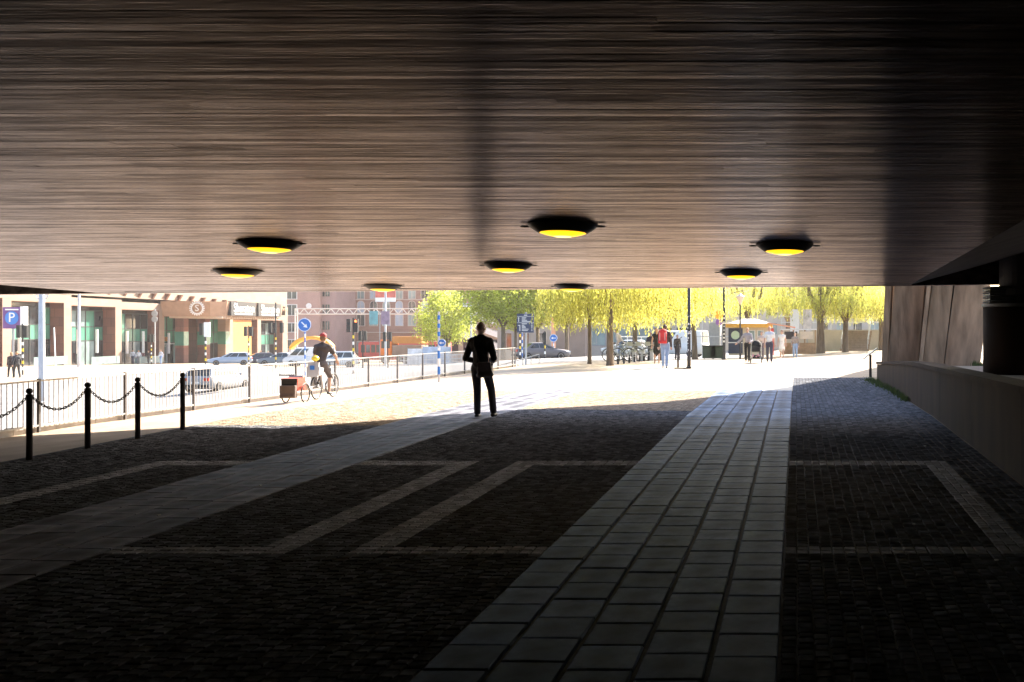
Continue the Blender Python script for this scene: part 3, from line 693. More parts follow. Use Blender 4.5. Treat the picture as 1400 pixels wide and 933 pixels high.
def chain(a, b, sag, label):
    a, b = Vector(a), Vector(b); t = thing('chain', label, 'chain', a, group='chains between bollards'); L_ = (b-a).length
    n = max(8, int(L_*1.08/.052)); me = None
    pts = [(b-a)*(i/n) - Vector((0, 0, sag*4*(i/n)*(1-i/n))) for i in range(n+1)]
    me = chain.me
    for i in range(n):
        c = (pts[i]+pts[i+1])/2; o = ob('chain_link', me, t, c); d_ = (pts[i+1]-pts[i]).normalized()
        o.rotation_mode = 'QUATERNION'; o.rotation_quaternion = d_.to_track_quat('Y', 'Z') @ Matrix.Rotation(R(90) if i % 2 else 0, 3, 'Y').to_quaternion()
lk = MB(); pts = []
for i in range(14):
    a = 2*math.pi*i/14; pts.append((.017*math.cos(a), .036*math.sin(a), 0))
lk.tube(pts+[pts[0]], .0065, 5, False); chain.me = lk.mesh('chain_link', m_bol, True)
cl = ['black chain running out of frame from the nearest bollard', 'black chain between the nearest two bollards', 'black chain between the second and third bollards', 'black chain on to the sunlit last bollard']
for k in range(4):
    ya, yb = BY[k]+.07, BY[k+1]-.07
    chain((bx, ya, gz(bx, ya)+.84), (bx, yb, gz(bx, yb)+.84), .2, cl[k])

m_fence = M('fence_paint', (.42, .40, .38), .5, .1, 6)
m_fpost = M('fence_post_paint', (.11, .10, .10), .5, .1, 6)
fx = -13.72
fn = thing('railing_fence', 'long metal railing with thin upright bars along the street edge of the plaza', 'fence', (fx, 13, 0))
post_me = MB().b2(-.022, .022, -.022, .022, 0, .98).mesh('post', m_fpost)
bar_me = MB().b2(-.0055, .0055, -.0055, .0055, .13, .93).mesh('bar', m_fence)
y = 13.0; k = 0
while y < 46.9:
    z = gz(fx, y); y2 = min(y+2.25, 47.2); z2 = gz(fx, y2)
    ob('post', post_me, fn, (0, y-13, z))
    for dz in (.93, .12): MB().add([(-.02, y-13, z+dz), (.02, y-13, z+dz), (.02, y2-13, z2+dz), (-.02, y2-13, z2+dz), (-.02, y-13, z+dz+.03), (.02, y-13, z+dz+.03), (.02, y2-13, z2+dz+.03), (-.02, y2-13, z2+dz+.03)], [(3, 2, 1, 0), (4, 5, 6, 7), (0, 1, 5, 4), (1, 2, 6, 5), (2, 3, 7, 6), (3, 0, 4, 7)]).build('rail', m_fence, fn)
    for j in range(1, 19):
        yy_ = y+j*2.25/19
        if yy_ < 47: ob('bar', bar_me, fn, (0, yy_-13, gz(fx, yy_)))
    y += 2.25
ob('post', post_me, fn, (0, 47.2-13, gz(fx, 47.2)))
# tubular hoop fence at the crossing
hf = thing('tube_fence', 'pale tubular railing at the crossing in front of the grey car', 'fence', (0, 0, 0))
a, b = at(668, 52), at(737, 55)
for k in range(7):
    p0 = a.lerp(b, k/6); MB().bar(p0, p0+Vector((0, 0, 1.0)), .026).build('post', m_grey, hf)
for z in (1.0, .12): MB().bar(a+Vector((0, 0, z)), b+Vector((0, 0, z)), .028).build('rail', m_grey, hf)

# ------------------------------------------------------------------ poles, signals, signs
m_sigb = M('signal_black', (.015, .016, .017), .5, .1)
m_yb = M('band_yellow', (.82, .58, .03), .5, .05)
m_blue = M('sign_blue', (.03, .16, .52), .5, .05)
m_red_on = M('red_signal_on', (1.0, .18, .05), .4, 0, emit=.9)
m_lens = M('signal_lens_off', (.07, .05, .05), .2, .1)
def signal(label, p, head_z, heads, bands=True, pole_h=None, box=False, rz=0, lit=False):
    t = thing('traffic_light', label, 'traffic light', p, rz, group='traffic lights at the junction')
    H = pole_h or head_z+.55
    po = MB().bar((0, 0, 0), (0, 0, H), .055).build('pole', m_dark, t)
    if bands:
        z = .35; k = 0
        while z < head_z-.75:
            MB().lathe([(.06, z), (.06, z+.22)], 10).build('band', m_yb if k % 2 else m_white, po); z += .45; k += 1
    for hx, face in heads:
        h = MB().b2(hx-.13, hx+.13, -.11, .11, head_z-.46, head_z+.46).build('signal_head', m_sigb, t)
        for j in range(3):
            z = head_z+.32-.32*j; sy = -1 if face else 1
            on = lit and face and j == 0 and hx > 0
            MB().lathe([(.01, 0), (.095, 0), (.095, .012), (.01, .012)], 16).build('lens', m_red_on if on else m_lens, h, loc=(hx, sy*.111, z)).rotation_euler = (R(90)*(1 if face else -1), 0, 0)
            MB().torus((hx, sy*.17, z), .105, .014, 'Y', 14, 4, 0, math.pi).build('visor', m_sigb, h)
    if box:
        MB().b2(-.06, .42, -.12, -.05, head_z-.6, head_z+.55).build('sign_plate', m_white, t)
    return t
signal('traffic light with yellow banded pole beside the walking pair', at(31, 70), 3.15, [(-.26, 0), (.24, 0)])
signal('traffic light with a white plate beside the railing', at(281, 76), 3.3, [(-.3, 0)], box=True)
signal('traffic light seen from behind in front of the silver blue car', at(340, 92), 3.5, [(-.28, 0), (.24, 0)])
signal('tall mast with round signal heads above the dark car', at(377, 88), 3.7, [(-.1, 1), (.55, 0), (-.5, 0)], pole_h=6.0)
signal('pair of signal heads, one glowing red, above the white cars', at(483, 68), 3.5, [(-.3, 1), (.22, 1)], lit=True)
signal('small dark signal heads to one side of the red glowing light', at(496, 95), 3.2, [(-.25, 0), (.25, 0)], bands=False)
signal('dark signal heads in front of the banner pole', at(530, 95), 3.1, [(-.3, 0), (.25, 0)], bands=False)
signal('signal with yellow boxes beside the wayfinding sign', at(711, 72), 2.6, [(-.1, 0)])
signal('small signal in front of the bus stop people', at(207, 118), 3.2, [(-.2, 0), (.2, 0)])
signal('lone banded pole with small signal right of the grey car', at(745, 76), 1.6, [(0, 0)])

def pole(label, p, h, r0, r1, mat, name='lamp_post', cat='pole', extras=None):
    t = thing(name, label, cat, p)
    MB().tube([(0, 0, 0), (0, 0, .5), (0, 0, h)], [r0*1.15, r0, r1], 14).build('shaft', mat, t, True)
    MB().lathe([(r0*1.5, 0), (r0*1.5, .08), (r0*1.15, .12)], 14).build('base', mat, t)
    return t
p_ = pole('thick pale grey tram mast behind the railing with wire brackets', at(57, 52), 9, .16, .12, m_lgrey)
for s in (-1, 1):
    MB().bar((0, 0, 5.85), (s*2.2, 0, 5.95), .012, 5).build('wire', m_dark, p_)
    MB().torus((s*.2, 0, 5.75), .12, .03, 'Y', 12, 5).build('clamp', m_lgrey, p_)
pole('slimmer pale grey mast in front of the second window bay', at(108, 98), 11, .14, .1, m_lgrey)
pl = pole('thin white pole leaning in front of the dark pillar', at(76, 97), 4.0, .06, .05, m_white, 'flag_pole', 'pole')
pl.rotation_euler = (0, R(-2.2), 0)
def banner_pole(label, p, h, z0, zh, wd, c1):
    t = pole(label, p, h, .11, .08, m_lgrey, 'banner_pole', 'pole')
    for s in (-1, 1):
        b = MB().b2(min(s*.14, s*(.14+wd)), max(s*.14, s*(.14+wd)), -.02, .02, z0, z0+zh).build('banner', c1, t)
        MB().b2(min(s*.14, s*(.14+wd))-.003, max(s*.14, s*(.14+wd))+.003, -.024, .024, z0-.45, z0).build('banner_foot', m_white, b)
        MB().bar((0, 0, z0+zh), (s*(.2+wd), 0, z0+zh), .025, 6).build('arm', m_lgrey, b)
    return t
m_ban = M('banner_red', (.62, .17, .13), .8, .35, 1.2); m_ban2 = M('banner_pink', (.70, .33, .33), .8, .25, 1.5)
banner_pole('banner pole with red and white flags above the orange truck', at(527, 104), 11, 7.35, 3.0, .95, m_ban)
banner_pole('banner pole with long pink flags behind the standing man', at(644, 112), 12, 7.1, 4.2, .8, m_ban2)
tp = thing('traffic_sign_board', 'two small dark information boards on a post by the banner pole', 'sign', at(519, 102))
for s in (-1, 1):
    MB().b2(s*.62-.45, s*.62+.45, -.04, .0, 4.4, 5.8).build('board', [M('teal_board', (.12, .32, .36), .5, .3, 2), M('plum_board', (.25, .18, .26), .5, .3, 2)][s > 0], tp)
MB().bar((0, .05, 0), (0, .05, 5.8), .05).build('post', m_grey, tp)

def round_sign(label, p, z, r, arrow, pole_bands=True, h=None, pr=.035, side=0):
    t = thing('road_sign', label, 'sign', p, group='blue round direction signs')
    po = MB().bar((0, 0, 0), (0, 0, h or z+r), pr).build('post', m_lgrey, t)
    if pole_bands:
        zz = .25; k = 0
        while zz < z-r-.05:
            MB().lathe([(pr+.008, zz), (pr+.008, min(zz+.26, z-r-.03))], 10).build('band', m_blue if k % 2 == 0 else m_white, po); zz += .26; k += 1
    dsk = MB().lathe([(.005, 0), (r, 0), (r, .015), (.005, .015)], 26).build('disc', m_blue, t, loc=(side, -pr-.03, z)); dsk.rotation_euler = (R(90), 0, 0)
    rm = MB().torus((0, 0, .018), r*.94, r*.045, 'Z', 26, 4).build('rim', m_white, dsk)
    ar = MB(); ca, sa = math.cos(arrow), math.sin(arrow)
    pts = [(-.6, -.09), (.1, -.09), (.1, -.32), (.62, 0), (.1, .32), (.1, .09), (-.6, .09)]
    ar.prism([((x*ca-y*sa)*r, (x*sa+y*ca)*r) for x, y in pts], .016, .024); ar.build('arrow', m_white, dsk)
    return t
round_sign('blue arrow sign on blue and white banded pole near the cyclist', at(417, 60), 3.4, .42, R(-45), h=3.85)
rs = round_sign('blue and white banded pole with blue disc standing on the plaza', at(600, 31.5), 1.28, .13, R(180), h=2.3, side=.12)
for k in range(3): MB().lathe([(.044, 1.5+k*.27), (.044, 1.5+k*.27+.14)], 10).build('band', m_blue, rs)
round_sign('small blue arrow sign just below the wayfinding board', at(714, 75), 2.75, .33, R(-90))
round_sign('blue and white disc sign in front of the orange banner', at(757, 84), 1.75, .34, R(180))
# parking sign
ps = thing('parking_sign', 'purple and blue lit parking box with big white P on a wall arm', 'sign', at(18, 72))
MB().b2(-.68, .68, -.12, .12, 3.35, 4.95).build('box', M('sign_purple', (.16, .07, .25), .5, .05), ps)
MB().b2(.681, .95, -.2, .2, 3.3, 5.0).build('side_panel', m_white, ps)
dd = MB().lathe([(.01, 0), (.5, 0), (.5, .02), (.01, .02)], 28).build('disc', M('sign_bright_blue', (.06, .22, .62), .4, .05), ps, loc=(.0, -.125, 4.15)); dd.rotation_euler = (R(90), 0, 0)
o = ob('letter', text_mesh('P', 1.0, m_white, 'letter', .01), dd, (0, 0, .026))
MB().b2(-.5, .5, -.13, -.121, 4.72, 4.82).build('text_line', m_white, ps)
MB().bar((0, 0, 0), (0, 0, 3.35), .06).build('post', m_grey, ps)
# wayfinding sign
wf = thing('wayfinding_sign', 'dark blue wayfinding board with white text lines on a grey post', 'sign', at(719, 54.5))
MB().bar((0, 0, 0), (0, 0, 3.5), .055, 12).build('post', m_lgrey, wf)
bd = MB().b2(-.47, .47, -.1, -.056, 2.35, 3.42).build('board', M('sign_navy', (.06, .075, .13), .5, .1), wf)
def ln(x0, x1, z, h): MB().b2(x0, x1, -.108, -.1005, z, z+h).build('text_line', m_white, bd)
ln(-.47, .47, 3.25, .018); ln(-.47, .47, 2.9, .018); ln(-.08, .1, 3.31, .05)
for z, wd in ((3.17, .25), (3.10, .2), (3.03, .3), (2.96, .5)): ln(-.2, -.2+wd, z, .035)
for z, wd in ((2.83, .28), (2.75, .14), (2.68, .2), (2.61, .22), (2.53, .38), (2.45, .34)): ln(-.2, -.2+wd, z, .035); ln(.33, .4, z, .035)
ar = MB().b2(-.4, -.36, -.108, -.1005, 2.96, 3.16); ar.add([(-.43, -.104, 3.16), (-.33, -.104, 3.16), (-.38, -.104, 3.23)], [(0, 1, 2)]); ar.build('arrow', m_white, bd)
ar = MB().b2(-.33, -.29, -.108, -.1005, 2.45, 2.78).b2(-.42, -.33, -.108, -.1005, 2.74, 2.78); ar.build('arrow', m_white, bd)
# lectern-like information plates
def lectern(label, p, h, tilt, rz, wd):
    t = thing('information_lectern', label, 'sign', p, rz)
    MB().b2(-.045, .045, -.03, .03, 0, h).build('post', m_dark, t)
    MB().box((0, 0, h+.04), (wd, .4, .025), 0, 0, tilt).build('panel', m_dark, t)
    MB().box((0, 0, h+.056), (wd*.9, .36, .004), 0, 0, tilt).build('printed_plate', M('plate_grey', (.2, .2, .2), .3, .2), t)
lectern('slanted information plate on a dark post by the grass and low wall', at(1190, 33.5), .78, R(-38), 0, .62)
lectern('slanted plate on slim dark post beside the sticker covered pole', at(927, 42), 1.15, R(-38), R(5), .45)
# black poles
p_ = pole('black pole covered with stickers, with a low foot bar', at(942, 40.5), 5.2, .075, .06, m_dark, 'sticker_pole', 'pole')
MB().b2(-.62, .1, -.04, .04, 0, .05).build('foot_bar', m_dark, p_)
for k in range(22):
    a = random.uniform(R(200), R(340)); z = random.uniform(.5, 2.3); s = random.uniform(.03, .06)
    MB().box((.08*math.cos(a), .08*math.sin(a), z), (s, .004, s*random.uniform(.7, 1.5)), a+R(90)).build('sticker', random.choice([m_white, m_lgrey, m_white, m_dark, m_blue]), p_)
p_ = pole('black pole carrying an orange disc and a violet disc sign', at(990, 55), 5.5, .085, .075, m_dark, 'sign_pole', 'pole')
for z, cl_, r in ((2.55, M('disc_orange', (.9, .40, .03), .5, .05), .24), (2.15, M('disc_violet', (.25, .12, .45), .5, .05), .2)):
    MB().lathe([(.005, 0), (r, 0), (r, .02), (.005, .02)], 22).build('disc', cl_, p_, loc=(-.28, -.1, z)).rotation_euler = (R(90), 0, 0)
for k in range(8): MB().b2(-.05, .05, -.092, -.087, 1.0+k*.22, 1.0+k*.22+random.uniform(.05, .12)).build('sticker', random.choice([m_white, m_lgrey]), p_)
MB().b2(-.2, .45, -.09, -.06, 2.05, 2.12).build('street_plate', m_white, p_)
# park lantern
pk = thing('park_lantern', 'slim park lantern with flared glass head above the kiosk', 'lamp', at(1012, 58))
MB().tube([(0, 0, 0), (0, 0, 3.3)], [.06, .04], 10).build('post', m_dark, pk)
MB().lathe([(.06, 3.3), (.26, 3.78), (.24, 3.8), (.02, 3.95)], 8).build('lantern_head', M('lantern_glass', (.75, .62, .5), .3, .05), pk)
cr = MB(); cr.tube([(-.75, 0, 4.2), (-.7, 0, 3.85), (-.45, 0, 4.0), (0, 0, 4.1), (.35, 0, 4.05)], .02, 6); cr.build('scroll_bracket', m_dark, pk, True)
# truss gantry
tg = thing('truss_gantry', 'white lattice gantry spanning the street in front of the brick building', 'gantry', (X(405, 125), 125, -2.9))
LG = X(613, 125)-X(405, 125); nb = 34; m_tr = M('truss_white', (.66, .63, .60), .5, .1)
for z, yv in ((6.5, -.3), (7.2, -.3), (6.5, .3), (7.2, .3)): MB().bar((0, yv, z), (LG, yv, z), .06, 6).build('chord', m_tr, tg)
for k in range(nb):
    x0, x1 = LG*k/nb, LG*(k+1)/nb
    MB().bar((x0, -.3, 6.5 if k % 2 else 7.2), (x1, -.3, 7.2 if k % 2 else 6.5), .05, 5).build('brace', m_tr, tg)
for x in (0, LG-.5, LG):
    for yv in (-.3, .3): MB().bar((x, yv, 0), (x, yv, 7.2), .07, 6).build('leg', m_tr, tg)
for k in range(10): MB().bar((LG-.5, -.3, .7*k), (LG, -.3, .7*k+.7), .035, 5).build('brace', m_tr, tg)
# advertising screen by the stop
ad = thing('advertising_screen', 'dark blue advertising panel with orange top behind the waiting people', 'sign', at(188, 127))
MB().b2(-.9, .9, -.12, .12, .2, 3.3).build('case', m_dark, ad)
MB().b2(-.72, .72, -.13, -.121, .5, 3.1).build('screen', M('poster_blue', (.06, .13, .26), .3, .5, 1.2), ad)
MB().b2(-1.1, -.2, -.2, .2, 3.31, 3.55).build('orange_cap', m_orange, ad)
sh = thing('bus_shelter', 'glass bus shelter with orange sign in front of the hotel bays', 'shelter', at(215, 131))
for x in (-4.4, -1.5, 1.3): MB().bar((x, 0, 0), (x, 0, 2.6), .06).build('post', m_lgrey, sh)
MB().b2(-4.6, 1.5, -.3, 1.3, 2.6, 2.7).build('roof', m_lgrey, sh)
for x in (-4.3, -1.4): MB().b2(x, x+2.6, -.01, .01, .3, 2.3).build('pane', m_gpale, sh)
MB().b2(.5, 1.6, -.35, -.31, 3.0, 3.6).build('orange_sign', m_orange, sh); MB().bar((1.05, -.3, 0), (1.05, -.3, 3.6), .05).build('sign_post', m_lgrey, sh)
dr = thing('disc_sign_mast', 'mast with two grey discs above the bus stop', 'sign', at(212, 120))
MB().bar((0, 0, 0), (0, 0, 6.9), .07).build('post', m_lgrey, dr)
for z in (6.3, 5.6): MB().lathe([(.01, 0), (.38, 0), (.38, .04), (.01, .04)], 20).build('disc', m_grey, dr, loc=(0, -.08, z)).rotation_euler = (R(90), 0, 0)
# construction screens, barriers
for k, (px, dd_, wd, h, cl_, lab) in enumerate([(575, 112, 3.0, 1.9, 'white_sheet', 'white site hoarding panel between the barriers and the orange truck'), (597, 110, 3.2, 2.1, 'blue_sheet', 'blue and white printed hoarding behind the banded pole')]):
    t = thing('site_hoarding', lab, 'hoarding', at(px, dd_)); mm = M(cl_, (.7, .72, .75) if k == 0 else (.42, .52, .68), .7, .35, 1.0)
    for j in range(3): MB().b2(-wd/2+j*wd/3+.02, -wd/2+(j+1)*wd/3-.02, -.03, .03, .1, h).build('panel', mm, t)
    for j in range(4): MB().bar((-wd/2+j*wd/3, .06, 0), (-wd/2+j*wd/3, .06, h+.1), .04).build('post', m_grey, t)
for k, px in enumerate((560, 585, 610, 628)):
    t = thing('street_barrier', ['pale lattice barrier in front of the orange truck', 'pale lattice barrier in front of the white hoarding', 'pale lattice barrier beside the round tree trunk', 'pale lattice barrier below the round tree'][k], 'barrier', at(px, 100), group='street barriers')
    for z in (.2, .6, 1.0): MB().bar((-1, 0, z), (1, 0, z), .035).build('rail', m_lgrey, t)
    for j in range(6): MB().bar((-1+.4*j, 0, 0), (-1+.4*j, 0, 1.02), .03).build('upright', m_lgrey, t)
# orange arched canopy and sail
oc = thing('orange_arch', 'orange arched canopy behind the cyclist', 'canopy', at(427, 112))
A = MB(); n = 14
for i in range(n+1):
    a = math.pi*(.12+.76*i/n); x, z = -2.6*math.cos(a), 1.1+1.9*math.sin(a)
    for yv, dz in ((-.5, 0), (.5, 0), (.5, .35), (-.5, .35)): A.v.append((x, yv, z+dz))
for i in range(n):
    for j in range(4): A.f.append((i*4+j, i*4+(j+1) % 4, i*4+4+(j+1) % 4, i*4+4+j))
A.f += [(0, 1, 2, 3), (n*4+3, n*4+2, n*4+1, n*4)]
A.build('arch', M('arch_orange', (.85, .42, .06), .6, .12, 2), oc, True)
for s in (-1, 1): MB().b2(s*2.35-.15, s*2.35+.15, -.4, .4, 0, 1.75).build('leg', m_lgrey, oc)
fl = thing('beach_flag', 'tall orange feather banner between tree trunks and the brown wall', 'flag', at(755, 92))
MB().bar((-.12, 0, 0), (-.12, 0, 4.2), .03).build('pole', m_lgrey, fl)
MB().add([(-.09, -.015, .4), (.35, -.015, .4), (.30, -.015, 2.6), (.1, -.015, 3.8), (-.09, -.015, 4.1), (-.09, .015, .4), (.35, .015, .4), (.30, .015, 2.6), (.1, .015, 3.8), (-.09, .015, 4.1)], [(0, 1, 2, 3, 4), (9, 8, 7, 6, 5), (1, 6, 7, 2), (2, 7, 8, 3), (3, 8, 9, 4), (0, 5, 6, 1)]).build('sail', M('flag_orange', (.85, .40, .22), .8, .15, 1), fl)
# green bins/containers
for k, px in enumerate((970, 981)):
    t = thing('waste_container', ['dark green waste container nearer the trunk', 'dark green waste container nearer the kiosk'][k], 'container', at(px, 63.5), group='waste containers')
    MB().b2(-.42, .42, -.4, .4, .06, .82).build('body', M('bin_green', (.06, .085, .06), .6, .15), t); MB().b2(-.45, .45, -.43, .43, .825, .9).build('lid', m_dark, t)
    for s in (-.3, .3): MB().lathe([(.06, -.02), (.06, .02)], 10).build('castor', m_dark, t, loc=(s, -.3, .06)).rotation_euler = (0, R(90), 0)
sg = thing('site_signal_frame', 'grey equipment cabinet with frame posts behind the black poles', 'cabinet', at(975, 72))
MB().b2(-.3, .5, 0, .5, .9, 2.6).build('cabinet', m_grey, sg)
for x in (-1.5, -.8, .9): MB().bar((x, 0, 0), (x, 0, 2.9), .04).build('post', m_lgrey, sg)
MB().b2(-1.6, 1.2, -.03, .03, 1.55, 1.63).build('rail', m_lgrey, sg)
wr = thing('white_railing', 'white tubular railing between the rental bicycles and the street', 'fence', (0, 0, 0))
a, b = at(848, 66), at(905, 68)
for k in range(7): p0 = a.lerp(b, k/6); MB().bar(p0, p0+Vector((0, 0, 1.5)), .03).build('post', m_white, wr)
for z in (.6, 1.05, 1.5): MB().bar(a+Vector((0, 0, z)), b+Vector((0, 0, z)), .03).build('rail', m_white, wr)
# short dark bollards by rental bikes
ro = ['first short dark post by the willow trunk', 'second short dark post from the willow trunk', 'third short dark post from the willow trunk', 'fourth short dark post from the willow trunk', 'fifth short dark post from the willow trunk', 'sixth short dark post from the willow trunk', 'last short dark post before the red rucksack walker']
for k, px in enumerate((845, 853, 860.5, 867.5, 874.5, 880.5, 886.5)):
    t = thing('short_post', ro[k], 'bollard', at(px, 45.5+k*1.0), group='short posts by the rental bicycles')
    MB().lathe([(.055, 0), (.055, .36), (.045, .38)], 12).build('post', m_dark, t); MB().lathe([(.058, .28), (.058, .31)], 12).build('ring', m_lgrey, t)
# ------------------------------------------------------------------ trees
m_bark = M('bark', (.17, .125, .09), .9, .35, 5, bump=.02, bscale=9, stretch=(2, 2, .4))
m_will = M('willow_leaf', (.55, .53, .12), .55, .45, .5, transl=.66, isl=.35)
m_lind = M('linden_leaf', (.44, .49, .085), .55, .35, .6, transl=.6, isl=.35)
m_wdark = M('dark_willow_leaf', (.37, .39, .09), .55, .35, .5, transl=.5, isl=.35)
def leaves(name, mat, parent, C, D, Lh, Wd, kind=None):
    # C centres, D long axis directions, sizes -> diamond leaf faces
    n = len(C); r = rng.normal(size=(n, 3)); s = np.cross(D, r); s /= np.linalg.norm(s, axis=1)[:, None]+1e-9
    L_ = Lh[:, None]*D; W_ = Wd[:, None]*s
    V = np.stack([C-L_, C+W_, C+L_, C-W_], 1).reshape(-1, 3)
    me = bpy.data.meshes.new(name); me.vertices.add(4*n); me.vertices.foreach_set('co', V.ravel().astype(np.float32))
    me.loops.add(4*n); me.loops.foreach_set('vertex_index', np.arange(4*n, dtype=np.int32))
    me.polygons.add(n); me.polygons.foreach_set('loop_start', np.arange(0, 4*n, 4, dtype=np.int32)); me.polygons.foreach_set('loop_total', np.full(n, 4, dtype=np.int32))
    me.materials.append(mat); me.update(calc_edges=True)
    return ob(name, me, parent)
def trunk_limbs(t, h, r, fork, nl, spread, lean=(0, 0)):
    base = [(0, 0, -.15), (0, 0, .12), (lean[0]*.3, lean[1]*.3, fork*.5), (lean[0], lean[1], fork)]
    MB().tube(base, [r*1.5, r*1.12, r*.95, r*.88], 12).build('trunk', m_bark, t, True)
    tips = []
    for k in range(nl):
        a = 2*math.pi*k/nl+random.uniform(-.4, .4); sp = spread*random.uniform(.6, 1.1)
        e_ = Vector((lean[0]+math.cos(a)*sp, lean[1]+math.sin(a)*sp, h*random.uniform(.7, .9)))
        s_ = Vector((lean[0], lean[1], fork-.1)); m1 = s_.lerp(e_, .35)+Vector((math.cos(a)*sp*.12, math.sin(a)*sp*.12, random.uniform(-.1, .3))); m2 = s_.lerp(e_, .7)+Vector((random.gauss(0, .2), random.gauss(0, .2), .25))
        MB().tube([s_, m1, m2, e_], [r*.62, r*.45, r*.28, r*.1], 8).build('limb', m_bark, t, True); tips.append((s_, m1, m2, e_))
        for j in range(2):
            f_ = m1.lerp(m2, random.random()); g_ = f_+Vector((random.gauss(0, 1), random.gauss(0, 1), random.uniform(.2, 1.2)))*(sp*.35)
            MB().tube([f_, f_.lerp(g_, .5)+Vector((0, 0, .1)), g_], [r*.22, r*.15, r*.05], 6).build('branch', m_bark, t, True)
    return tips
def willow(label, p, h, cr, r, fork, n_str, zlow, mat=None, nl=6, lean=(0, 0), dens=1.0, group='weeping willows on the plaza'):
    t = thing('willow_tree', label, 'tree', p, group=group)
    trunk_limbs(t, h, r, fork, nl, cr*.62, lean)
    C = []; D = []; ns = n_str
    for k in range(int(ns*.8)):
        a = random.uniform(0, 2*math.pi); q = math.sqrt(random.uniform(.02, 1)); rr = cr*q*(1+.14*math.sin(3*a+h)+.1*math.sin(5*a+1))
        ztop = h*(1-.45*q*q)*random.uniform(.62, 1.0); zb = zlow + random.expovariate(1/.8)+ .5*abs(math.sin(2.3*a+rr*1.7))+(.9*(1-q) if q < .5 else 0)
        if zb > ztop-.4: continue
        x, y = lean[0]+rr*math.cos(a), lean[1]+rr*math.sin(a); z = ztop; dx, dy = random.gauss(0, .05), random.gauss(0, .05)
        step = .075/dens
        while z > zb:
            st_ = step if z < 4.2 else step*2.6
            z -= st_*random.uniform(.6, 1.4); bow = .25*(1-(z-zb)/(ztop-zb+.01))
            C.append((x+dx*(ztop-z)+math.cos(a)*bow*.4+random.gauss(0, .035), y+dy*(ztop-z)+math.sin(a)*bow*.4+random.gauss(0, .035), z)); D.append((random.gauss(0, .35), random.gauss(0, .35), -1))
    C = np.array(C); D = np.array(D); D /= np.linalg.norm(D, axis=1)[:, None]
    leaves('crown', mat or m_will, t, C, D, rng.uniform(.05, .10, len(C)), rng.uniform(.018, .034, len(C)))
    return t
def broadleaf(label, p, h, cr, r, fork, ncl, per, zlow, mat=None, group='round leafy street trees', lean=(0, 0)):
    t = thing('street_tree', label, 'tree', p, group=group)
    trunk_limbs(t, h, r, fork, 6, cr*.7, lean)
    C = []
    for k in range(ncl):
        v = rng.normal(size=3); v /= np.linalg.norm(v); q = random.uniform(.35, 1)**.6
        zc = (zlow+h)/2; c = np.array([lean[0], lean[1], zc])+v*np.array([cr, cr, (h-zlow)/2])*q*(1+.12*math.sin(4*v[0]+3*v[2]))
        C.append(c+rng.normal(size=(per, 3))*cr*.11)
    C = np.concatenate(C); C = C[C[:, 2] > zlow-.3]
    D = rng.normal(size=C.shape); D /= np.linalg.norm(D, axis=1)[:, None]
    leaves('crown', mat or m_lind, t, C, D, rng.uniform(.09, .16, len(C)), rng.uniform(.06, .1, len(C)))
    return t
willow('weeping willow with a thick trunk in front of the rental bicycles', at(834, 44), 8, 3.0, .15, 2.6, 950, 1.35)
willow('slimmer weeping willow trunk just behind the wayfinding sign side', at(806, 46), 7.5, 2.4, .09, 2.4, 650, 1.5)
willow('weeping willow rising behind the rental bicycles', at(868, 57), 8, 3.4, .15, 2.6, 800, 1.75)
willow('weeping willow over the red rucksack walker', at(905, 52), 8, 2.6, .13, 3.2, 600, 1.75, lean=(.4, .3))
willow('forked willow with bare twisting trunk behind the sticker pole', at(950, 61), 9, 3.6, .17, 3.0, 620, 2.2, lean=(-.15, 0), nl=4)
willow('pale weeping willow above the kiosk roof', at(1022, 68), 9, 3.6, .2, 3.0, 900, 2.75)
willow('big willow with the thickest trunk right of the stall', at(1122, 71), 10, 4.2, .30, 2.7, 1000, 2.4, mat=m_wdark, nl=7)
willow('weeping willow with dark trunk before the outdoor steps', at(1156, 71.5), 9, 3.6, .22, 2.3, 950, 1.9)
willow('weeping willow beside the leaning pier', at(1205, 76), 9, 4.0, .22, 2.6, 950, 2.0)
willow('dark-leaved willow behind the kiosk awning', at(1078, 80), 10, 4.2, .25, 2.6, 800, 3.2, mat=m_wdark)
broadleaf('bright round linden in front of the white stepped building', at(611, 118), 9.2, 3.4, .16, 2.6, 190, 60, 2.6)
broadleaf('tall green linden above the grey car', at(688, 96), 10.5, 4.4, .22, 3.6, 230, 60, 3.6)
broadleaf('green linden behind the wayfinding sign', at(705, 100), 10, 3.8, .16, 3.6, 200, 60, 3.4)
broadleaf('yellow green linden between sign and willow', at(735, 104), 10.5, 4.6, .2, 3.4, 240, 60, 3.6, mat=m_will)
broadleaf('far linden with many dark stems behind the orange banner', at(775, 100), 10, 4.4, .2, 3.4, 220, 60, 3.6, mat=m_will)
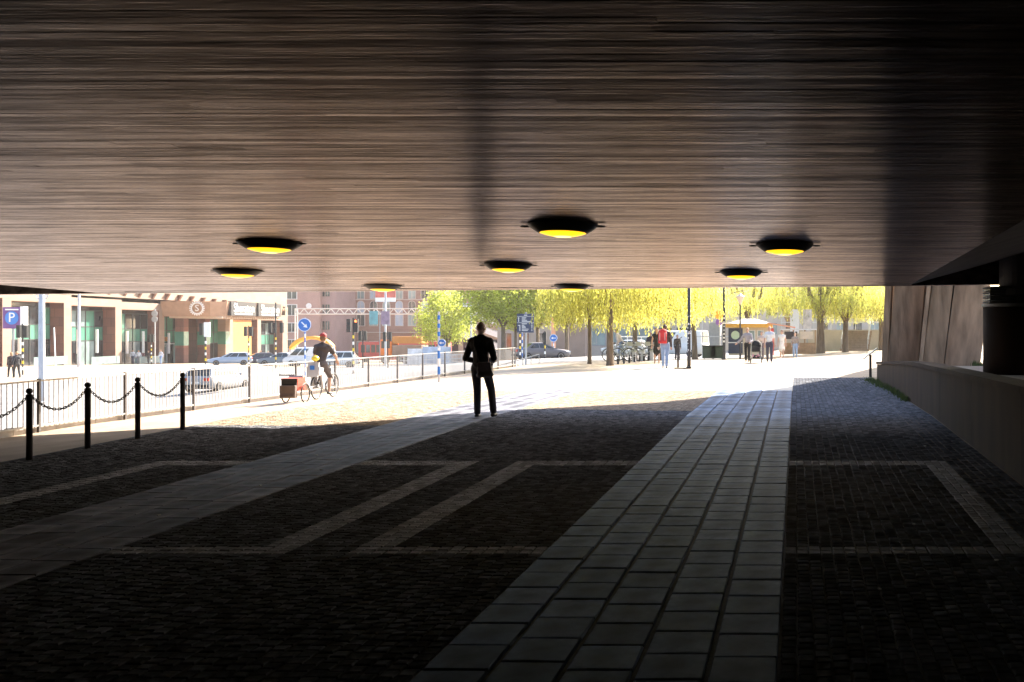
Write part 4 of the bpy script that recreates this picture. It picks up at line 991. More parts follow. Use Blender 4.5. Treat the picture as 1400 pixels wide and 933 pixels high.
# ------------------------------------------------------------------ vehicles
m_tyre = M('tyre_rubber', (.02, .02, .021), .8, .1); m_rim = M('wheel_rim', (.42, .42, .44), .35, .1, metal=.6)
m_cgl = M('car_glass', (.03, .035, .04), .06, .2, spec=.8); m_tail = M('tail_light_red', (.55, .04, .02), .3, .05); m_head = M('headlight_glass', (.7, .72, .75), .15, .05)
m_plate = M('number_plate', (.75, .75, .72), .5, .05); m_trim = M('black_trim', (.02, .02, .022), .6, .1)
def car(name, label, p, rz, col, L_=4.3, W=1.8, H=1.48, kind='hatch', group=None, roofz=None):
    t = thing(name, label, 'car' if kind != 'van' else 'van', p, rz, group=group)
    paint = M('car_paint_%d_%d_%d' % tuple(int(c*100) for c in col), col, .3, .04, 2, spec=.6)
    hw = W/2
    if kind == 'van':
        st_ = [(0, .5, 1.05, .9), (.05, .3, 1.1, .96), (.5, .24, 1.1, 1), (L_*.5, .22, 1.1, 1), (L_*.78, .22, 1.08, 1), (L_*.93, .25, .98, .94), (L_*.985, .3, .8, .86), (L_, .42, .68, .74)]
        gb0, gb1, gr0, gr1, tw = .04, L_*.90, .10, L_*.70, .9
    else:
        st_ = [(0, .48, .80, .78), (.06, .32, .95, .90), (.45, .22, 1.0, .97), (L_*.35, .20, .98, 1), (L_*.6, .20, .95, 1), (L_*.76, .20, .91, .985), (L_*.9, .22, .82, .93), (L_*.975, .28, .70, .84), (L_, .40, .6, .72)]
        gb0, gb1, gr0, gr1, tw = (.12, L_*.74, .55, L_*.50, .76) if kind == 'hatch' else (.75, L_*.74, 1.35, L_*.52, .76)
    B = MB(); n = 10
    for y, zb, zt, wf in st_:
        w_ = hw*wf
        for x, z in ((-w_*.86, zb), (w_*.86, zb), (w_, zb+.12), (w_*1.0, (zb+zt)/2), (w_*.97, zt-.1), (w_*.86, zt), (-w_*.86, zt), (-w_*.97, zt-.1), (-w_*1.0, (zb+zt)/2), (-w_, zb+.12)): B.v.append((x, y, z))
    for i in range(len(st_)-1):
        for j in range(n): B.f.append((i*n+j, i*n+(j+1) % n, (i+1)*n+(j+1) % n, (i+1)*n+j)[::-1])
    B.f += [tuple(range(n)), tuple(range((len(st_)-1)*n, len(st_)*n))[::-1]]
    body = B.build('body', paint, t, True)
    zb = (1.06 if kind == 'van' else .93); bw, rw = hw*.88, hw*tw*.9
    rings = [[(-bw, gb0, zb), (bw, gb0, zb), (bw, gb1, zb-.03), (-bw, gb1, zb-.03)], None, [(-rw, gr0, H-.04), (rw, gr0, H-.04), (rw, gr1, H-.04), (-rw, gr1, H-.04)], [(-rw*.85, gr0+.15, H), (rw*.85, gr0+.15, H), (rw*.85, gr1-.15, H), (-rw*.85, gr1-.15, H)]]
    rings[1] = [tuple(a*.45+b*.55+((.03 if c == 0 and a > 0 else -.03 if c == 0 else 0)) for c, (a, b) in enumerate(zip(q0, q1))) for q0, q1 in zip(rings[0], rings[2])]
    G = MB(); 
    for rg in rings: G.v += rg
    for i in range(3):
        for j in range(4): G.f.append((i*4+j, i*4+(j+1) % 4, i*4+4+(j+1) % 4, i*4+4+j))
    G.f.append((12, 13, 14, 15))
    cab = G.build('cabin', paint, t)
    def panel(name, j, u0, u1, v0, v1, mat=m_cgl):
        a, b = Vector(rings[0][j]), Vector(rings[0][(j+1) % 4]); m0, m1 = Vector(rings[1][j]), Vector(rings[1][(j+1) % 4]); c, d = Vector(rings[2][j]), Vector(rings[2][(j+1) % 4])
        nrm = (b-a).cross(c-a).normalized()
        def pt(u, v):
            lo, mi, hi = a.lerp(b, u), m0.lerp(m1, u), c.lerp(d, u)
            return (lo.lerp(mi, v/.55) if v < .55 else mi.lerp(hi, (v-.55)/.45)) + nrm*.008
        q = MB(); vv = [pt(u, v) for v in (v0, .55, v1) for u in (u0, u1)]
        vv += [x-nrm*.02 for x in vv]
        q.add(vv, [(0, 1, 3, 2), (2, 3, 5, 4), (0, 6, 7, 1), (4, 5, 11, 10), (0, 2, 8, 6), (2, 4, 10, 8), (1, 7, 9, 3), (3, 9, 11, 5)]); return q.build(name, mat, cab)
    panel('rear_window', 0, .08, .92, .12, .94); panel('windscreen', 2, .06, .94, .06, .94)
    if kind == 'van':
        for j in (1, 3):
            panel('side_window', j, *((.80, .97) if j == 1 else (.03, .20)), .15, .9); panel('side_window', j, *((.6, .77) if j == 1 else (.23, .40)), .15, .9)
    else:
        for j in (1, 3):
            for u0, u1 in ((.10, .42), (.45, .72), (.74, .9)) if j == 1 else ((.1, .26), (.28, .55), (.58, .90)): panel('side_window', j, u0, u1, .14, .92)
    for sy in (L_*.19, L_*.80):
        for sx in (-1, 1):
            wl = ob('wheel', None, t, (sx*(hw-.10), sy, .32)); 
            wl.rotation_euler = (0, R(90), 0)
            MB().lathe([(.20, -.115), (.29, -.115), (.32, -.08), (.32, .08), (.29, .115), (.20, .115)], 22).build('tyre', m_tyre, wl, True)
            MB().lathe([(.03, -.10), (.20, -.118), (.20, .118), (.03, .10)], 16).build('rim', m_rim, wl)
    for sx in (-1, 1):
        MB().box((sx*hw*.70, .03, .80), (.30, .14, .17)).build('tail_light', m_tail, t); MB().box((sx*hw*.64, L_-.10, .66), (.34, .16, .13)).build('headlight', m_head, t)
        MB().ell((sx*(hw+.06), gb1-.35, zb+.06), (.1, .07, .07), 8, 5).build('mirror', paint, t)
    MB().b2(-hw*.8, hw*.8, -.03, .06, .34, .5).build('rear_bumper', m_trim, t); MB().b2(-hw*.7, hw*.7, L_-.06, L_+.02, .3, .44).build('front_grille', m_trim, t)
    MB().b2(-.26, .26, -.045, -.031, .56, .67).build('number_plate', m_plate, t); MB().b2(-.26, .26, L_+.021, L_+.03, .42, .53).build('number_plate', m_plate, t)
    return t
car('parked_car', 'white hatchback driving off behind the railing, seen from the rear', at(267, 55), R(0), (.34, .34, .35), 4.3, 1.8, 1.48)
car('parked_car', 'silver blue estate car in front of the hotel entrance', at(345, 113), R(118), (.33, .42, .55), 4.5, 1.85, 1.5)
car('parked_car', 'dark car with yellow plate beside the orange hoarding', at(378, 117), R(125), (.05, .05, .075), 4.4, 1.8, 1.45)
car('parked_car', 'dark saloon half hidden behind the cyclist', at(413, 106), R(100), (.16, .19, .22), 4.4, 1.8, 1.45, 'sedan')
car('delivery_van', 'white van behind the cyclist head', at(455, 104), R(95), (.72, .72, .72), 4.9, 1.9, 2.0, 'van')
car('parked_car', 'white estate car below the red signal light', at(491, 98), R(108), (.74, .74, .74), 4.5, 1.85, 1.6)
car('parked_car', 'grey saloon waiting at the crossing by the wayfinding sign', at(703, 77), R(-58), (.16, .145, .15), 4.4, 1.8, 1.42, 'sedan')
car('delivery_van', 'white van parked behind the sticker covered pole', at(965, 76), R(75), (.72, .73, .74), 5.0, 1.95, 2.1, 'van')
car('parked_car', 'white car behind the white railing and the rental bicycles', at(885, 92), R(80), (.7, .7, .7), 4.4, 1.8, 1.5)
# orange crane truck and red buses
ot = thing('works_truck', 'orange works truck with flat dropside bed before the brick building', 'truck', at(545, 122))
MB().b2(-2.4, 2.9, 0, 2.2, .9, 1.1).build('chassis', m_trim, ot)
MB().b2(-2.4, -.9, 0, 2.2, 1.1, 3.1).build('cab', M('truck_red_orange', (.78, .20, .03), .5, .1), ot); MB().b2(-2.2, -1.1, -.02, .02, 2.0, 2.9).build('cab_window', m_cgl, ot)
MB().b2(-.8, 2.9, 0, 2.2, 2.6, 3.5).build('jib_box', m_orange, ot); MB().b2(-.8, 2.9, 0, 2.2, 1.1, 2.4).build('bed', M('bed_brown', (.32, .22, .17), .8, .2, 1), ot)
for x in (-1.7, .9, 2.1):
    wl = ob('wheel', None, ot, (x, .05, .5)); wl.rotation_euler = (R(90), 0, 0)
    MB().lathe([(.25, -.14), (.48, -.14), (.5, 0), (.48, .14), (.25, .14)], 18).build('tyre', m_tyre, wl); MB().lathe([(.03, -.1), (.25, -.15), (.25, .15), (.03, .1)], 12).build('rim', m_rim, wl)
def bus(label, p, rz, col, L_=9):
    t = thing('city_bus', label, 'bus', p, rz, group='red city buses')
    MB().b2(-L_/2, L_/2, 0, 2.5, .35, 3.0).build('body', col, t); MB().b2(-L_/2+.1, L_/2-.1, .1, 2.4, 3.002, 3.15).build('roof', col, t)
    for k in range(6): MB().b2(-L_/2+.4+k*L_/6.3, -L_/2+.3+(k+.9)*L_/6.3, -.02, .03, 1.5, 2.7).build('side_window', m_cgl, t)
    for x in (-L_*.3, L_*.3): MB().lathe([(.48, -.15), (.48, .15)], 18).build('wheel', m_tyre, t, loc=(x, .1, .48)).rotation_euler = (R(90), 0, 0)
m_busr = M('bus_red', (.55, .08, .07), .4, .05)
bus('red city bus far behind the orange truck', at(570, 150), 0, m_busr); bus('red bus front showing between signal heads', at(512, 150), 0, m_busr, 5)

# ------------------------------------------------------------------ bicycles
m_bikef = M('bike_frame_dark', (.035, .035, .04), .4, .1); m_bikew = M('bike_frame_pale', (.34, .36, .30), .4, .1)
def bicycle(name, label, p, rz, fm, basket=False, group=None, thick=1.0):
    t = thing(name, label, 'bicycle', p, rz, group=group); k = thick
    for nm, y in (('rear', -.53), ('front', .55)):
        wl = ob('wheel', None, t, (0, y, .345))
        MB().torus((0, 0, 0), .327, .017*k, 'X', 30, 6).build('tyre', m_tyre, wl, True); MB().torus((0, 0, 0), .30, .010*k, 'X', 30, 5).build('rim', m_rim, wl, True)
        sp = MB()
        for i in range(14):
            a = 2*math.pi*i/14; sp.bar((random.choice((-.02, .02)), 0, 0), (0, .3*math.cos(a), .3*math.sin(a)), .002*k, 4)
        sp.build('spokes', m_rim, wl); MB().bar((-.05, 0, 0), (.05, 0, 0), .022).build('hub', m_rim, wl)
        MB().torus((0, y, .345), .365, .012, 'X', 14, 4, R(20), R(165)).build('mudguard', fm, t)
    bb_, st_, hd = (0, -.08, .29), (0, -.22, .80), (0, .34, .88)
    fr = MB()
    for a, b in (((0, -.53, .345), bb_), ((0, -.53, .345), st_), (bb_, st_), (bb_, (0, .38, .68)), (st_, hd), ((0, .345, .92), (0, .40, .62))): fr.bar(a, b, .018*k, 7)
    for s in (-1, 1): fr.bar((s*.05, .55, .345), (s*.03, .41, .64), .012*k, 6)
    fr.build('frame', fm, t, True)
    MB().tube([(-.30, .18, 1.03), (-.22, .30, 1.05), (0, .33, 1.04), (.22, .30, 1.05), (.30, .18, 1.03)], .013*k, 7).bar((0, .345, .9), (0, .33, 1.04), .014, 7).build('handlebar', m_bikef, t, True)
    MB().bar(st_, (0, -.25, .93), .014, 7).build('seat_post', m_rim, t); MB().ell((0, -.25, .95), (.08, .14, .04), 10, 6).build('saddle', m_trim, t, True)
    cr = MB().lathe([(.02, -.01), (.09, -.01), (.09, .01), (.02, .01)], 14).build('chainring', m_rim, t, loc=(.05, -.08, .29)); cr.rotation_euler = (0, R(90), 0)
    MB().bar((.07, -.08, .29), (.09, -.02, .14), .012, 6).b2(.08, .18, -.06, .04, .12, .145).bar((-.07, -.08, .29), (-.09, -.14, .44), .012, 6).b2(-.18, -.08, -.18, -.08, .43, .455).build('pedals', m_trim, t)
    MB().b2(-.07, .07, -.75, -.3, .73, .75).build('carrier', m_bikef, t)
    if basket: MB().b2(-.16, .16, .42, .68, .78, 1.0).build('basket', fm, t)
    return t
CYC = at(444, 24.4); CYR = R(2); CSC = .87
bike = bicycle('bicycle', 'dark city bicycle ridden by the person in the red cap', CYC, CYR, m_bikef)
bl2 = ['rental bicycle docked closest to the willow trunk', 'second docked rental bicycle from the willow trunk', 'third docked rental bicycle from the willow trunk', 'docked rental bicycle closest to the rucksack walker']
rb0 = None
for k, px in enumerate((846, 858, 871, 884)):
    q_ = at(px, 49.5+k*.9)
    if rb0 is None: rb0 = bicycle('rental_bicycle', bl2[k], q_, R(-68), m_bikew, True, 'rental bicycles in the rack', 1.1)
    else: c_ = copy_tree(rb0, label=bl2[k]); c_.location = q_
    dk = thing('bike_dock', ['pale dock post under the bicycle by the willow trunk', 'pale dock post under the second rental bicycle', 'pale dock post under the third rental bicycle', 'pale dock post under the last rental bicycle'][k], 'bike dock', q_+Vector((.75, .2, 0)), group='bicycle docks')
    MB().b2(-.09, .09, -.06, .06, 0, .5).build('post', m_lgrey, dk); MB().b2(-.11, .11, -.08, .08, .502, .56).build('head', m_bikew, dk)

# ------------------------------------------------------------------ people
SKIN = M('skin', (.52, .33, .25), .55, .08, 6)
def person(label, p, rz=0, h=1.75, top=(.1, .1, .1), legs=(.1, .1, .12), hair=(.12, .07, .04), shoes=(.05, .045, .04), stride=.18, lhand=None, rhand=None, lelb=None, relb=None,
           bare_legs=False, short=False, skirt=False, bald=False, vox=.014, bare_arms=False, feet=None, knees=None, hip=None, lean=0, head_turn=0, group=None, name='person', build=1.0, hairlen=0):
    t = thing(name, label, 'person', p, rz, group=group); k = h/1.75
    V = lambda q: Vector(q)*k
    hp = V(hip or (0, 0, .93)); ln = lean
    ch = hp+V((0, ln*.42, .42)); nk = hp+V((0, ln*.58, .58)); hd = hp+V((0, ln*.66+.02, .71))
    sh = {s: hp+V((s*.172*build, ln*.5, .478)) for s in (-1, 1)}
    el = {-1: V(lelb) if lelb else sh[-1]+V((-.06, -.03-.06*(stride > 0), -.29)), 1: V(relb) if relb else sh[1]+V((.06, -.03+.06*(stride > 0), -.29))}
    ha = {-1: V(lhand) if lhand else el[-1]+V((-.01, .06, -.25)), 1: V(rhand) if rhand else el[1]+V((.01, .10, -.25))}
    hj = {s: hp+V((s*.092, 0, -.02)) for s in (-1, 1)}
    ft = {s: V(feet[0 if s < 0 else 1]) if feet else V((s*.10, -s*stride, .075)) for s in (-1, 1)}
    kn = {s: V(knees[0 if s < 0 else 1]) if knees else (hj[s]+ft[s])/2+V((0, .04+abs(stride)*.12, .02)) for s in (-1, 1)}
    B = MB(); b = build
    B.ell(hd, (.076*k, .095*k, .118*k), 14, 9).ell(hd+V((0, .02, -.06)), (.058*k, .07*k, .07*k), 12, 7)
    ct, stn = math.cos(head_turn), math.sin(head_turn)
    rot = lambda q: hd+Vector((q[0]*ct+q[1]*stn, -q[0]*stn+q[1]*ct, q[2]))*k
    B.cap(rot((0, .09, .0)), rot((0, .112, -.03)), .010*k, .017*k, 7)
    for s in (-1, 1): B.cap(rot((s*.078, -.008, .012)), rot((s*.08, -.012, -.03)), .016*k, .012*k, 6)
    B.cap(nk-V((0, 0, .06)), hd-V((0, .01, .06)), .056*k, .052*k)
    B.cap(hp+V((0, 0, .02)), ch-V((0, 0, .12)), .13*k*b, .135*k*b).cap(ch-V((.07, 0, .02)), ch+V((.07, 0, -.02)), .125*k*b, .125*k*b).cap(sh[-1], sh[1], .058*k, .058*k)
    for s in (-1, 1):
        B.cap(sh[s], el[s], .052*k*b, .041*k*b).cap(el[s], ha[s], .041*k*b, .027*k)
        d_ = (ha[s]-el[s]).normalized(); sd_ = d_.cross(Vector((0, 1, .01))).normalized(); nn = d_.cross(sd_)
        pm = ha[s]+d_*.06*k; B.cap(ha[s]+sd_*.012*k, pm+sd_*.02*k, .024*k, .022*k, 8).cap(ha[s]-sd_*.012*k, pm-sd_*.02*k, .024*k, .022*k, 8)
        for j, (o_, l_) in enumerate(((-.032, .062), (-.011, .075), (.011, .07), (.032, .052))):
            a = pm+sd_*o_*k+d_*.015*k; m_ = a+d_*l_*.55*k+nn*.012*k; B.cap(a, m_, .0105*k, .0098*k, 6).cap(m_, m_+d_*l_*.4*k+nn*.028*k, .0098*k, .0085*k, 6)
        th = ha[s]+d_*.02*k-sd_*.03*k; m_ = th+(d_*.025-sd_*.028+nn*.012)*k; B.cap(th, m_, .014*k, .0115*k, 6).cap(m_, m_+(d_*.032+nn*.01)*k, .0115*k, .0095*k, 6)
        B.cap(hj[s], kn[s], .083*k*b, .056*k*b).cap(kn[s], ft[s], .055*k*b, .036*k)
        B.cap(ft[s]-V((0, .03, .035)), ft[s]+V((0, .13, -.045)), .033*k, .026*k, 8)
    soft(B, 'body', SKIN, t, vox if vox > .012 else .0095, 2)
    key = lambda c: '_'.join(str(int(v*100)) for v in c)
    m_top = M('cloth_'+key(top), top, .9, .15, 5, bump=.004, bscale=14); m_leg = M('cloth_'+key(legs), legs, .9, .15, 5, bump=.004, bscale=14); m_hair = M('hair_'+key(hair), hair, .7, .2, 20); m_sh = M('shoe_'+key(shoes), shoes, .6, .1)
    T = MB(); g = .016*k
    T.cap(hp+V((0, 0, .09)), ch-V((0, 0, .12)), .125*k*b+g, .14*k*b+g).cap(ch-V((.075, 0, .02)), ch+V((.075, 0, -.02)), .128*k*b+g, .128*k*b+g).cap(sh[-1], sh[1], .052*k+g, .052*k+g).cap(sh[-1], nk-V((0, 0, .02)), .05*k+g*.6, .05*k).cap(sh[1], nk-V((0, 0, .02)), .05*k+g*.6, .05*k).cap(nk-V((0, 0, .06)), nk-V((0, 0, .02)), .062*k+g*.5, .058*k+g*.3)
    for s in (-1, 1):
        if short or bare_arms:
            T.cap(sh[s], sh[s].lerp(el[s], .62 if short else .1), .055*k*b+g, .05*k*b+g)
        else: T.cap(sh[s], el[s], .056*k*b+g, .046*k*b+g).cap(el[s], el[s].lerp(ha[s], .93), .046*k*b+g, .034*k+g)
    soft(T, 'top', m_top, t, max(vox, .012), 3)
    Lg = MB()
    if skirt: Lg.cap(hp+V((0, 0, .05)), hp-V((0, 0, .05)), .15*k, .16*k).cap(hp-V((0, 0, .05)), hp-V((0, -.0, .32)), .16*k, .19*k)
    else:
        Lg.cap(hp+V((-.03, 0, .03)), hp+V((.03, 0, .0)), .135*k*b+g*.4, .135*k*b+g*.4)
        for s in (-1, 1):
            Lg.cap(hj[s], kn[s], .088*k*b+g*.6, .064*k*b+g*.7)
            if not bare_legs: Lg.cap(kn[s], ft[s]+V((0, 0, .03)), .062*k*b+g*.7, .050*k+g*.7)
    soft(Lg, 'trousers' if not skirt else 'skirt', m_leg, t, max(vox, .012), 3)
    for s in (-1, 1):
        q = MB().cap(ft[s]-V((0, .035, .035)), ft[s]+V((0, .14, -.045)), .043*k, .034*k, 10); soft(q, 'shoe', m_sh, t, .011, 2)
    if not bald:
        q = MB().ell(hd+V((0, -.018, .022)), (.086*k, .098*k, .112*k), 14, 9)
        if hairlen: q.cap(hd+V((0, -.06, 0)), hd+V((0, -.08, -hairlen)), .07*k, .05*k)
        soft(q, 'hair', m_hair, t, .016, 2)
    # eyes and mouth
    if vox <= .014:
        for s in (-1, 1): MB().ell(rot((s*.03, .088, .012)), (.011*k, .008*k, .007*k), 8, 5).build('eye', m_dark, t)
        MB().ell(rot((0, .088, -.062)), (.024*k, .010*k, .007*k), 8, 5).build('mouth', M('lip', (.4, .18, .15), .5, .05), t)
    return t
# --- the standing man
MAN = Vector((X(657, 18.2), 18.2, gz(-6, 18.2)))
man = person('man in black shirt and dark trousers walking away with a shoulder bag', MAN, 0, 1.80, (.010, .010, .012), (.045, .043, .05), (.08, .06, .05), (.03, .026, .024), bald=True, vox=.011,
       feet=[(-.075, .05, .07), (.285, -.16, .11)], knees=[(-.085, .08, .50), (.185, .04, .51)], hip=(.005, 0, .93),
       lelb=(-.262, -.03, 1.09), lhand=(-.13, .22, 1.02), relb=(.258, -.04, 1.09), rhand=(.12, .22, 1.05), head_turn=R(22), build=.93)
q = MB().ell((0, -.006, 1.70), (.079, .096, .075), 14, 8); soft(q, 'cropped_hair', M('grey_stubble', (.26, .18, .15), .8, .2, 60), man, .012, 2)
bag = thing('shoulder_bag', 'dark leather shoulder bag hanging behind the walking man', 'bag', MAN+Vector((.155, -.20, .76)))
soft(MB().box((.0, 0, .155), (.27, .10, .26), 0, R(4), R(-4)).cap((-.11, -.02, .05), (.11, -.02, .065), .05, .05).cap((-.11, 0, .26), (.11, 0, .26), .04, .04), 'bag_body', M('bag_leather', (.06, .048, .05), .45, .25, 14, bump=.003), bag, .011, 4)
MB().box((0, -.065, .21), (.25, .012, .16), 0, R(8), R(-4)).build('flap', M('bag_flap', (.075, .06, .062), .42, .25, 14), bag)
sp = [(-.12, .02, .28), (-.17, .045, .42), (-.22, .06, .58), (-.255, .10, .72), (-.25, .18, .78), (-.20, .28, .74)]
MB().tube(sp, .016, 6).build('strap', M('strap', (.02, .018, .018), .6, .1), bag, True)
sp = [(.12, .02, .27), (.15, .08, .30), (.16, .22, .32)]
MB().tube(sp, .014, 6).build('strap', MATS['strap'], bag, True)
# --- cyclist, child and trailer (bike frame heading)
Rz = Matrix.Rotation(CYR, 3, 'Z')
cyc = person('cyclist in dark grey shirt and shorts with a red cap', CYC, CYR, 1.76, (.07, .06, .06), (.11, .095, .10), (.2, .12, .07), (.04, .04, .04), short=True, bare_legs=True,
     hip=(0, -.26, 1.02), lean=.22, feet=[(-.12, -.13, .49), (.12, 0, .19)], knees=[(-.11, .16, .80), (.11, .10, .63)], lelb=(-.30, .02, 1.22), relb=(.30, .02, 1.22), lhand=(-.29, .15, 1.07), rhand=(.29, .15, 1.07), vox=.013)
soft(MB().ell((0, -.1, 1.82), (.095, .11, .085), 12, 7).ell((0, -.02, 1.80), (.07, .1, .02), 10, 5), 'cap', M('red_cap', (.38, .06, .06), .8, .1), cyc, .014, 2)
cs = thing('child_seat', 'pale grey child seat on the back of the bicycle', 'child seat', CYC+Rz @ (Vector((0, -.62, .66))*CSC), CYR)
MB().box((0, -.10, .20), (.30, .05, .42), 0, R(-12)).build('backrest', M('seat_grey', (.46, .46, .48), .5, .05), cs)
MB().box((0, .06, .07), (.32, .34, .07)).build('seat', MATS['seat_grey'], cs)
for s in (-1, 1):
    MB().box((s*.155, .02, .16), (.03, .28, .2), 0, R(-8)).build('side', MATS['seat_grey'], cs); MB().box((s*.13, .18, -.16), (.05, .07, .42), 0, R(15)).build('leg_guard', MATS['seat_grey'], cs)
MB().b2(-.06, .06, -.172, -.155, .2, .32).build('sticker', m_blue, cs)
kid = person('small child with yellow helmet in the child seat', CYC+Rz @ (Vector((0, -.60, .30))*CSC), CYR, .95, (.3, .3, .36), (.2, .2, .25), (.3, .2, .1), hip=(0, 0, .78), feet=[(-.14, .34, .28), (.14, .34, .28)], knees=[(-.12, .34, .72), (.12, .34, .72)], stride=0, vox=.016)
hm = thing('bicycle_helmet', 'yellow bicycle helmet on the child', 'helmet', CYC+Rz @ (Vector((0, -.59, 1.175))*CSC), CYR)
soft(MB().ell((0, 0, 0), (.10, .12, .085), 14, 8), 'shell', M('helmet_yellow', (.75, .6, .06), .4, .05), hm, .012, 2)
tl = thing('bike_trailer', 'red two wheeled bicycle trailer with brown pannier', 'trailer', CYC+Rz @ (Vector((0, -1.75, 0))*CSC), CYR)
for s in (-1, 1):
    wl = ob('wheel', None, tl, (s*.26, 0, .26)); MB().torus((0, 0, 0), .245, .016, 'X', 26, 6).build('tyre', m_tyre, wl, True)
    sp = MB()
    for i in range(10): a = 2*math.pi*i/10; sp.bar((0, 0, 0), (0, .24*math.cos(a), .24*math.sin(a)), .003, 4)
    sp.build('spokes', m_rim, wl)
    MB().torus((s*.26, 0, .26), .275, .012, 'X', 12, 4, R(40), R(150)).build('mudguard', M('trailer_red', (.50, .07, .04), .6, .1), tl)
MB().add([(-.19, -.30, .34), (.19, -.30, .34), (.19, .18, .34), (-.19, .18, .34), (-.22, -.36, .68), (.22, -.36, .68), (.20, .12, .70), (-.20, .12, .70)], [(3, 2, 1, 0), (4, 5, 6, 7), (0, 1, 5, 4), (1, 2, 6, 5), (2, 3, 7, 6), (3, 0, 4, 7)]).build('red_tub', MATS['trailer_red'], tl)
MB().b2(-.2, .2, -.375, -.345, .50, .68).build('dark_mesh_window', m_trim, tl)
soft(MB().box((0, -.40, .33), (.40, .14, .34)).cap((-.15, -.45, .22), (.15, -.45, .22), .05, .05), 'brown_pannier', M('pannier_brown', (.14, .10, .085), .8, .15), tl, .014, 3)
MB().add([(-.19, .0, .71), (.19, .0, .71), (.16, .58, .30), (-.16, .58, .30), (-.19, .04, .74), (.19, .04, .74), (.16, .62, .33), (-.16, .62, .33)], [(3, 2, 1, 0), (4, 5, 6, 7), (0, 1, 5, 4), (1, 2, 6, 5), (2, 3, 7, 6), (3, 0, 4, 7)]).build('pale_cover', M('cover_pale', (.5, .48, .47), .7, .1), tl)
MB().tube([(-.2, -.44, .80), (-.2, -.5, .78), (.2, -.5, .78), (.2, -.44, .80)], .016, 6).build('handle', m_trim, tl); MB().bar((0, .38, .34), (0, 1.2, .40), .018).build('tow_bar', m_rim, tl)
for o_ in (bike, cyc, cs, kid, hm, tl): o_.scale = (CSC,)*3
# --- couple with pram
person('woman in grey cardigan and black trousers walking beside the pram', at(1022, 49.3), R(175), 1.72, (.33, .31, .34), (.02, .02, .022), (.55, .38, .2), hairlen=.1, rhand=(.52, .16, .98), relb=(.36, .06, 1.12), lhand=(-.20, .42, 1.02), lelb=(-.26, .12, 1.10))
person('man in pale polo shirt and navy trousers walking towards the camera', at(1052, 48), R(180), 1.80, (.62, .66, .72), (.06, .065, .10), (.4, .3, .2), short=True, bald=True, stride=.15, shoes=(.2, .15, .1))
pr = thing('pram', 'black pram with big hood pushed by the couple', 'pram', at(1034, 47.8), R(180))
H_ = MB()
n = 10
for i in range(n+1):
    a = math.pi*i/n*.62
    for s in (-1, 1): H_.v.append((s*.22, -.18-.34*math.cos(a)*.9+.12, .72+.36*math.sin(a)))
for i in range(n): H_.f.append((i*2, i*2+1, i*2+3, i*2+2))
soft(MB().ell((0, -.12, .86), (.25, .30, .26), 14, 8), 'hood', M('pram_black', (.018, .018, .02), .85, .15), pr, .016, 3)
soft(MB().box((0, .12, .66), (.42, .72, .22), 0, R(6)), 'carry_cot', MATS['pram_black'], pr, .018, 4)
soft(MB().box((0, 0, .30), (.36, .5, .16)), 'under_basket', MATS['pram_black'], pr, .018, 3)
for s in (-1, 1):
    MB().bar((s*.24, .42, .2), (s*.24, -.48, 1.02), .015).build('frame_tube', m_grey, pr); MB().bar((s*.24, -.36, .2), (s*.24, .2, .62), .015).build('frame_tube', m_grey, pr)
    for y, r in ((-.36, .15), (.42, .12)):
        wl = ob('wheel', None, pr, (s*.27, y, r)); MB().torus((0, 0, 0), r-.02, .02, 'X', 18, 6).build('tyre', m_tyre, wl, True); MB().lathe([(.02, -.01), (r-.03, -.01), (r-.03, .01), (.02, .01)], 12).build('rim', m_grey, wl).rotation_euler = (0, R(90), 0)
MB().bar((-.26, -.48, 1.02), (.26, -.48, 1.02), .018).build('push_bar', m_trim, pr)
for k in range(5): MB().ell((random.uniform(-.15, .15), .3, .35+random.uniform(-.04, .06)), (.05, .04, .04), 8, 5).build('toy', M('toy_pink', (.6, .3, .4), .8, .2), pr)
# --- rucksack walker and others
RW = at(909, 41.5)
person('walker in jeans carrying the red rucksack away from the camera', RW, R(0), 1.84, (.06, .05, .05), (.24, .33, .50), (.07, .045, .03), (.55, .5, .42), stride=.22)
rk = thing('rucksack', 'big red rucksack on the back of the walker', 'rucksack', RW+Vector((-.06, -.24, 1.02)))
soft(MB().box((0, 0, .26), (.34, .20, .46)).ell((0, 0, .54), (.17, .12, .12), 12, 7).cap((-.12, -.09, .1), (.12, -.09, .1), .07, .07), 'pack', M('rucksack_red', (.60, .035, .035), .7, .2, 5), rk, .016, 4)
for s in (-1, 1): MB().box((s*.11, -.112, .28), (.03, .012, .42)).build('strap', M('strap_pale', (.55, .4, .38), .7, .1), rk)
person('woman in short black dress beside the rucksack walker', at(898, 46.5), R(10), 1.70, (.02, .02, .022), (.02, .02, .022), (.5, .3, .2), (.5, .4, .35), skirt=True, bare_arms=True, stride=.15, hairlen=.15)
person('dark clothed person standing by the twisting willow trunk', at(926, 58), R(200), 1.5, (.06, .05, .045), (.05, .045, .05), (.06, .04, .03), stride=.1, vox=.018)
person('slight person in jeans with dark rucksack near the stall', at(1087, 59), R(185), 1.55, (.25, .22, .2), (.22, .32, .48), (.35, .18, .1), (.5, .45, .4), stride=.15, vox=.018)
person('person in white dress with dark bag by the kiosk awning', at(1069, 58), R(170), 1.7, (.75, .74, .72), (.75, .74, .72), (.15, .07, .04), (.6, .5, .45), skirt=True, bare_arms=True, stride=.1, vox=.018)
person('dark haired person behind the pram and the couple', at(1041, 55), R(180), 1.6, (.5, .42, .4), (.12, .1, .12), (.08, .05, .03), stride=.12, vox=.018)
person('person in jeans leaning over the rental bicycles', at(850, 53), R(80), 1.72, (.6, .52, .46), (.2, .28, .42), (.1, .06, .04), lean=.45, stride=.12, vox=.018)
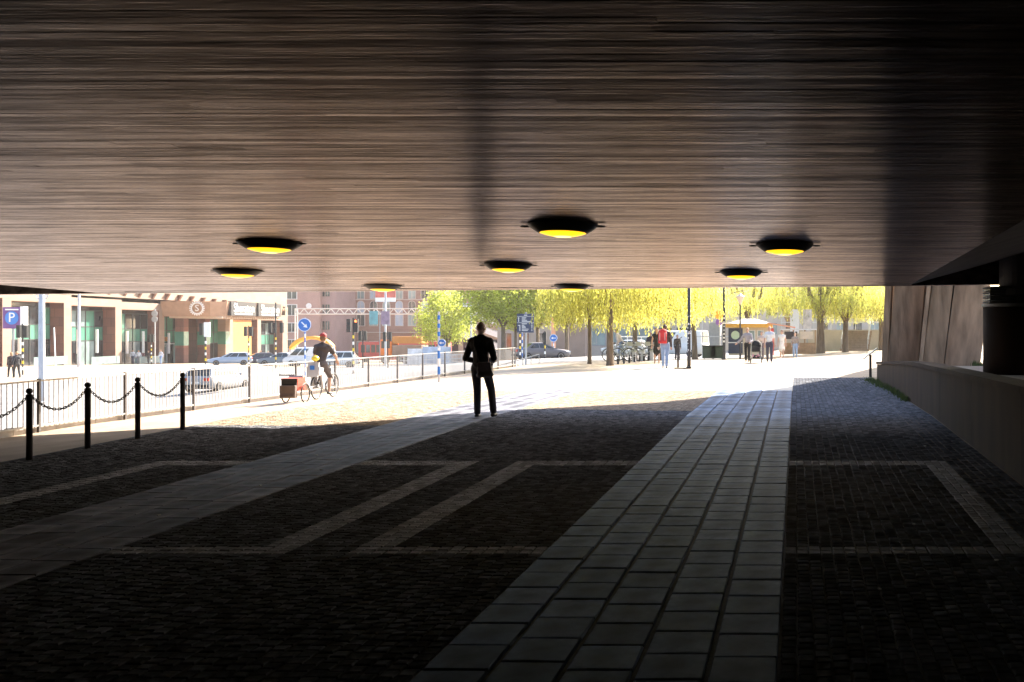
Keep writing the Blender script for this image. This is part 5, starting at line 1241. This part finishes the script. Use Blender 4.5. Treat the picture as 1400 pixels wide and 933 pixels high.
person('person seated in dark top beyond the rental bicycles', at(889, 54), R(160), 1.55, (.04, .03, .05), (.05, .05, .06), (.15, .08, .05), stride=.05, vox=.018)
person('left person of the dark clothed pair by the parking sign', at(15.5, 67), R(60), 1.72, (.06, .05, .055), (.06, .055, .06), (.42, .26, .14), stride=.2, vox=.02, hairlen=.12)
person('right person of the dark clothed pair by the parking sign', at(23, 66.5), R(60), 1.78, (.05, .05, .055), (.05, .05, .055), (.4, .25, .14), stride=.2, vox=.02)
WT = [(181.5, 122, (.55, .56, .6), (.1, .1, .14), 'waiting person in pale shirt in front of the advertising screen'), (189.5, 121, (.5, .55, .62), (.25, .27, .33), 'waiting person in light blue beside the advertising screen'), (195, 126, (.25, .12, .12), (.1, .08, .1), 'waiting person in dark red between two others at the stop'),
      (203, 122, (.06, .05, .06), (.05, .05, .06), 'waiting person in black by the small signal'), (220, 121, (.45, .5, .62), (.18, .28, .5), 'person in blue jeans right of the bus stop sign')]
for px, d_, tc_, lc, lab in WT: person(lab, at(px, d_), R(random.uniform(150, 210)), random.uniform(1.68, 1.82), tc_, lc, (.2, .12, .07), stride=.12, vox=.024, group='people at the bus stop')
person('person in black standing behind the silver blue car', at(357, 121), R(180), 1.78, (.03, .03, .035), (.03, .03, .035), (.08, .05, .04), stride=.05, vox=.024)
person('person in white by the dark car', at(366.5, 120), R(180), 1.65, (.78, .78, .76), (.5, .5, .5), (.5, .4, .3), stride=.05, vox=.024)
finish_soft()
# ------------------------------------------------------------------ sunlit summer haze over the whole square
hz = bpy.data.materials.new('haze_air'); hz.use_nodes = True; hn = hz.node_tree.nodes
hn.remove(hn['Principled BSDF']); pv = hn.new('ShaderNodeVolumePrincipled'); pv.inputs['Color'].default_value = (1, .96, .92, 1)
pv.inputs['Density'].default_value = .00025; pv.inputs['Anisotropy'].default_value = .35
hz.node_tree.links.new(pv.outputs[0], hn['Material Output'].inputs['Volume'])
MB().b2(-640, 640, -32, 1650, -9, 21).build('haze', hz, kind='stuff', label='thin bright haze hanging over the square')
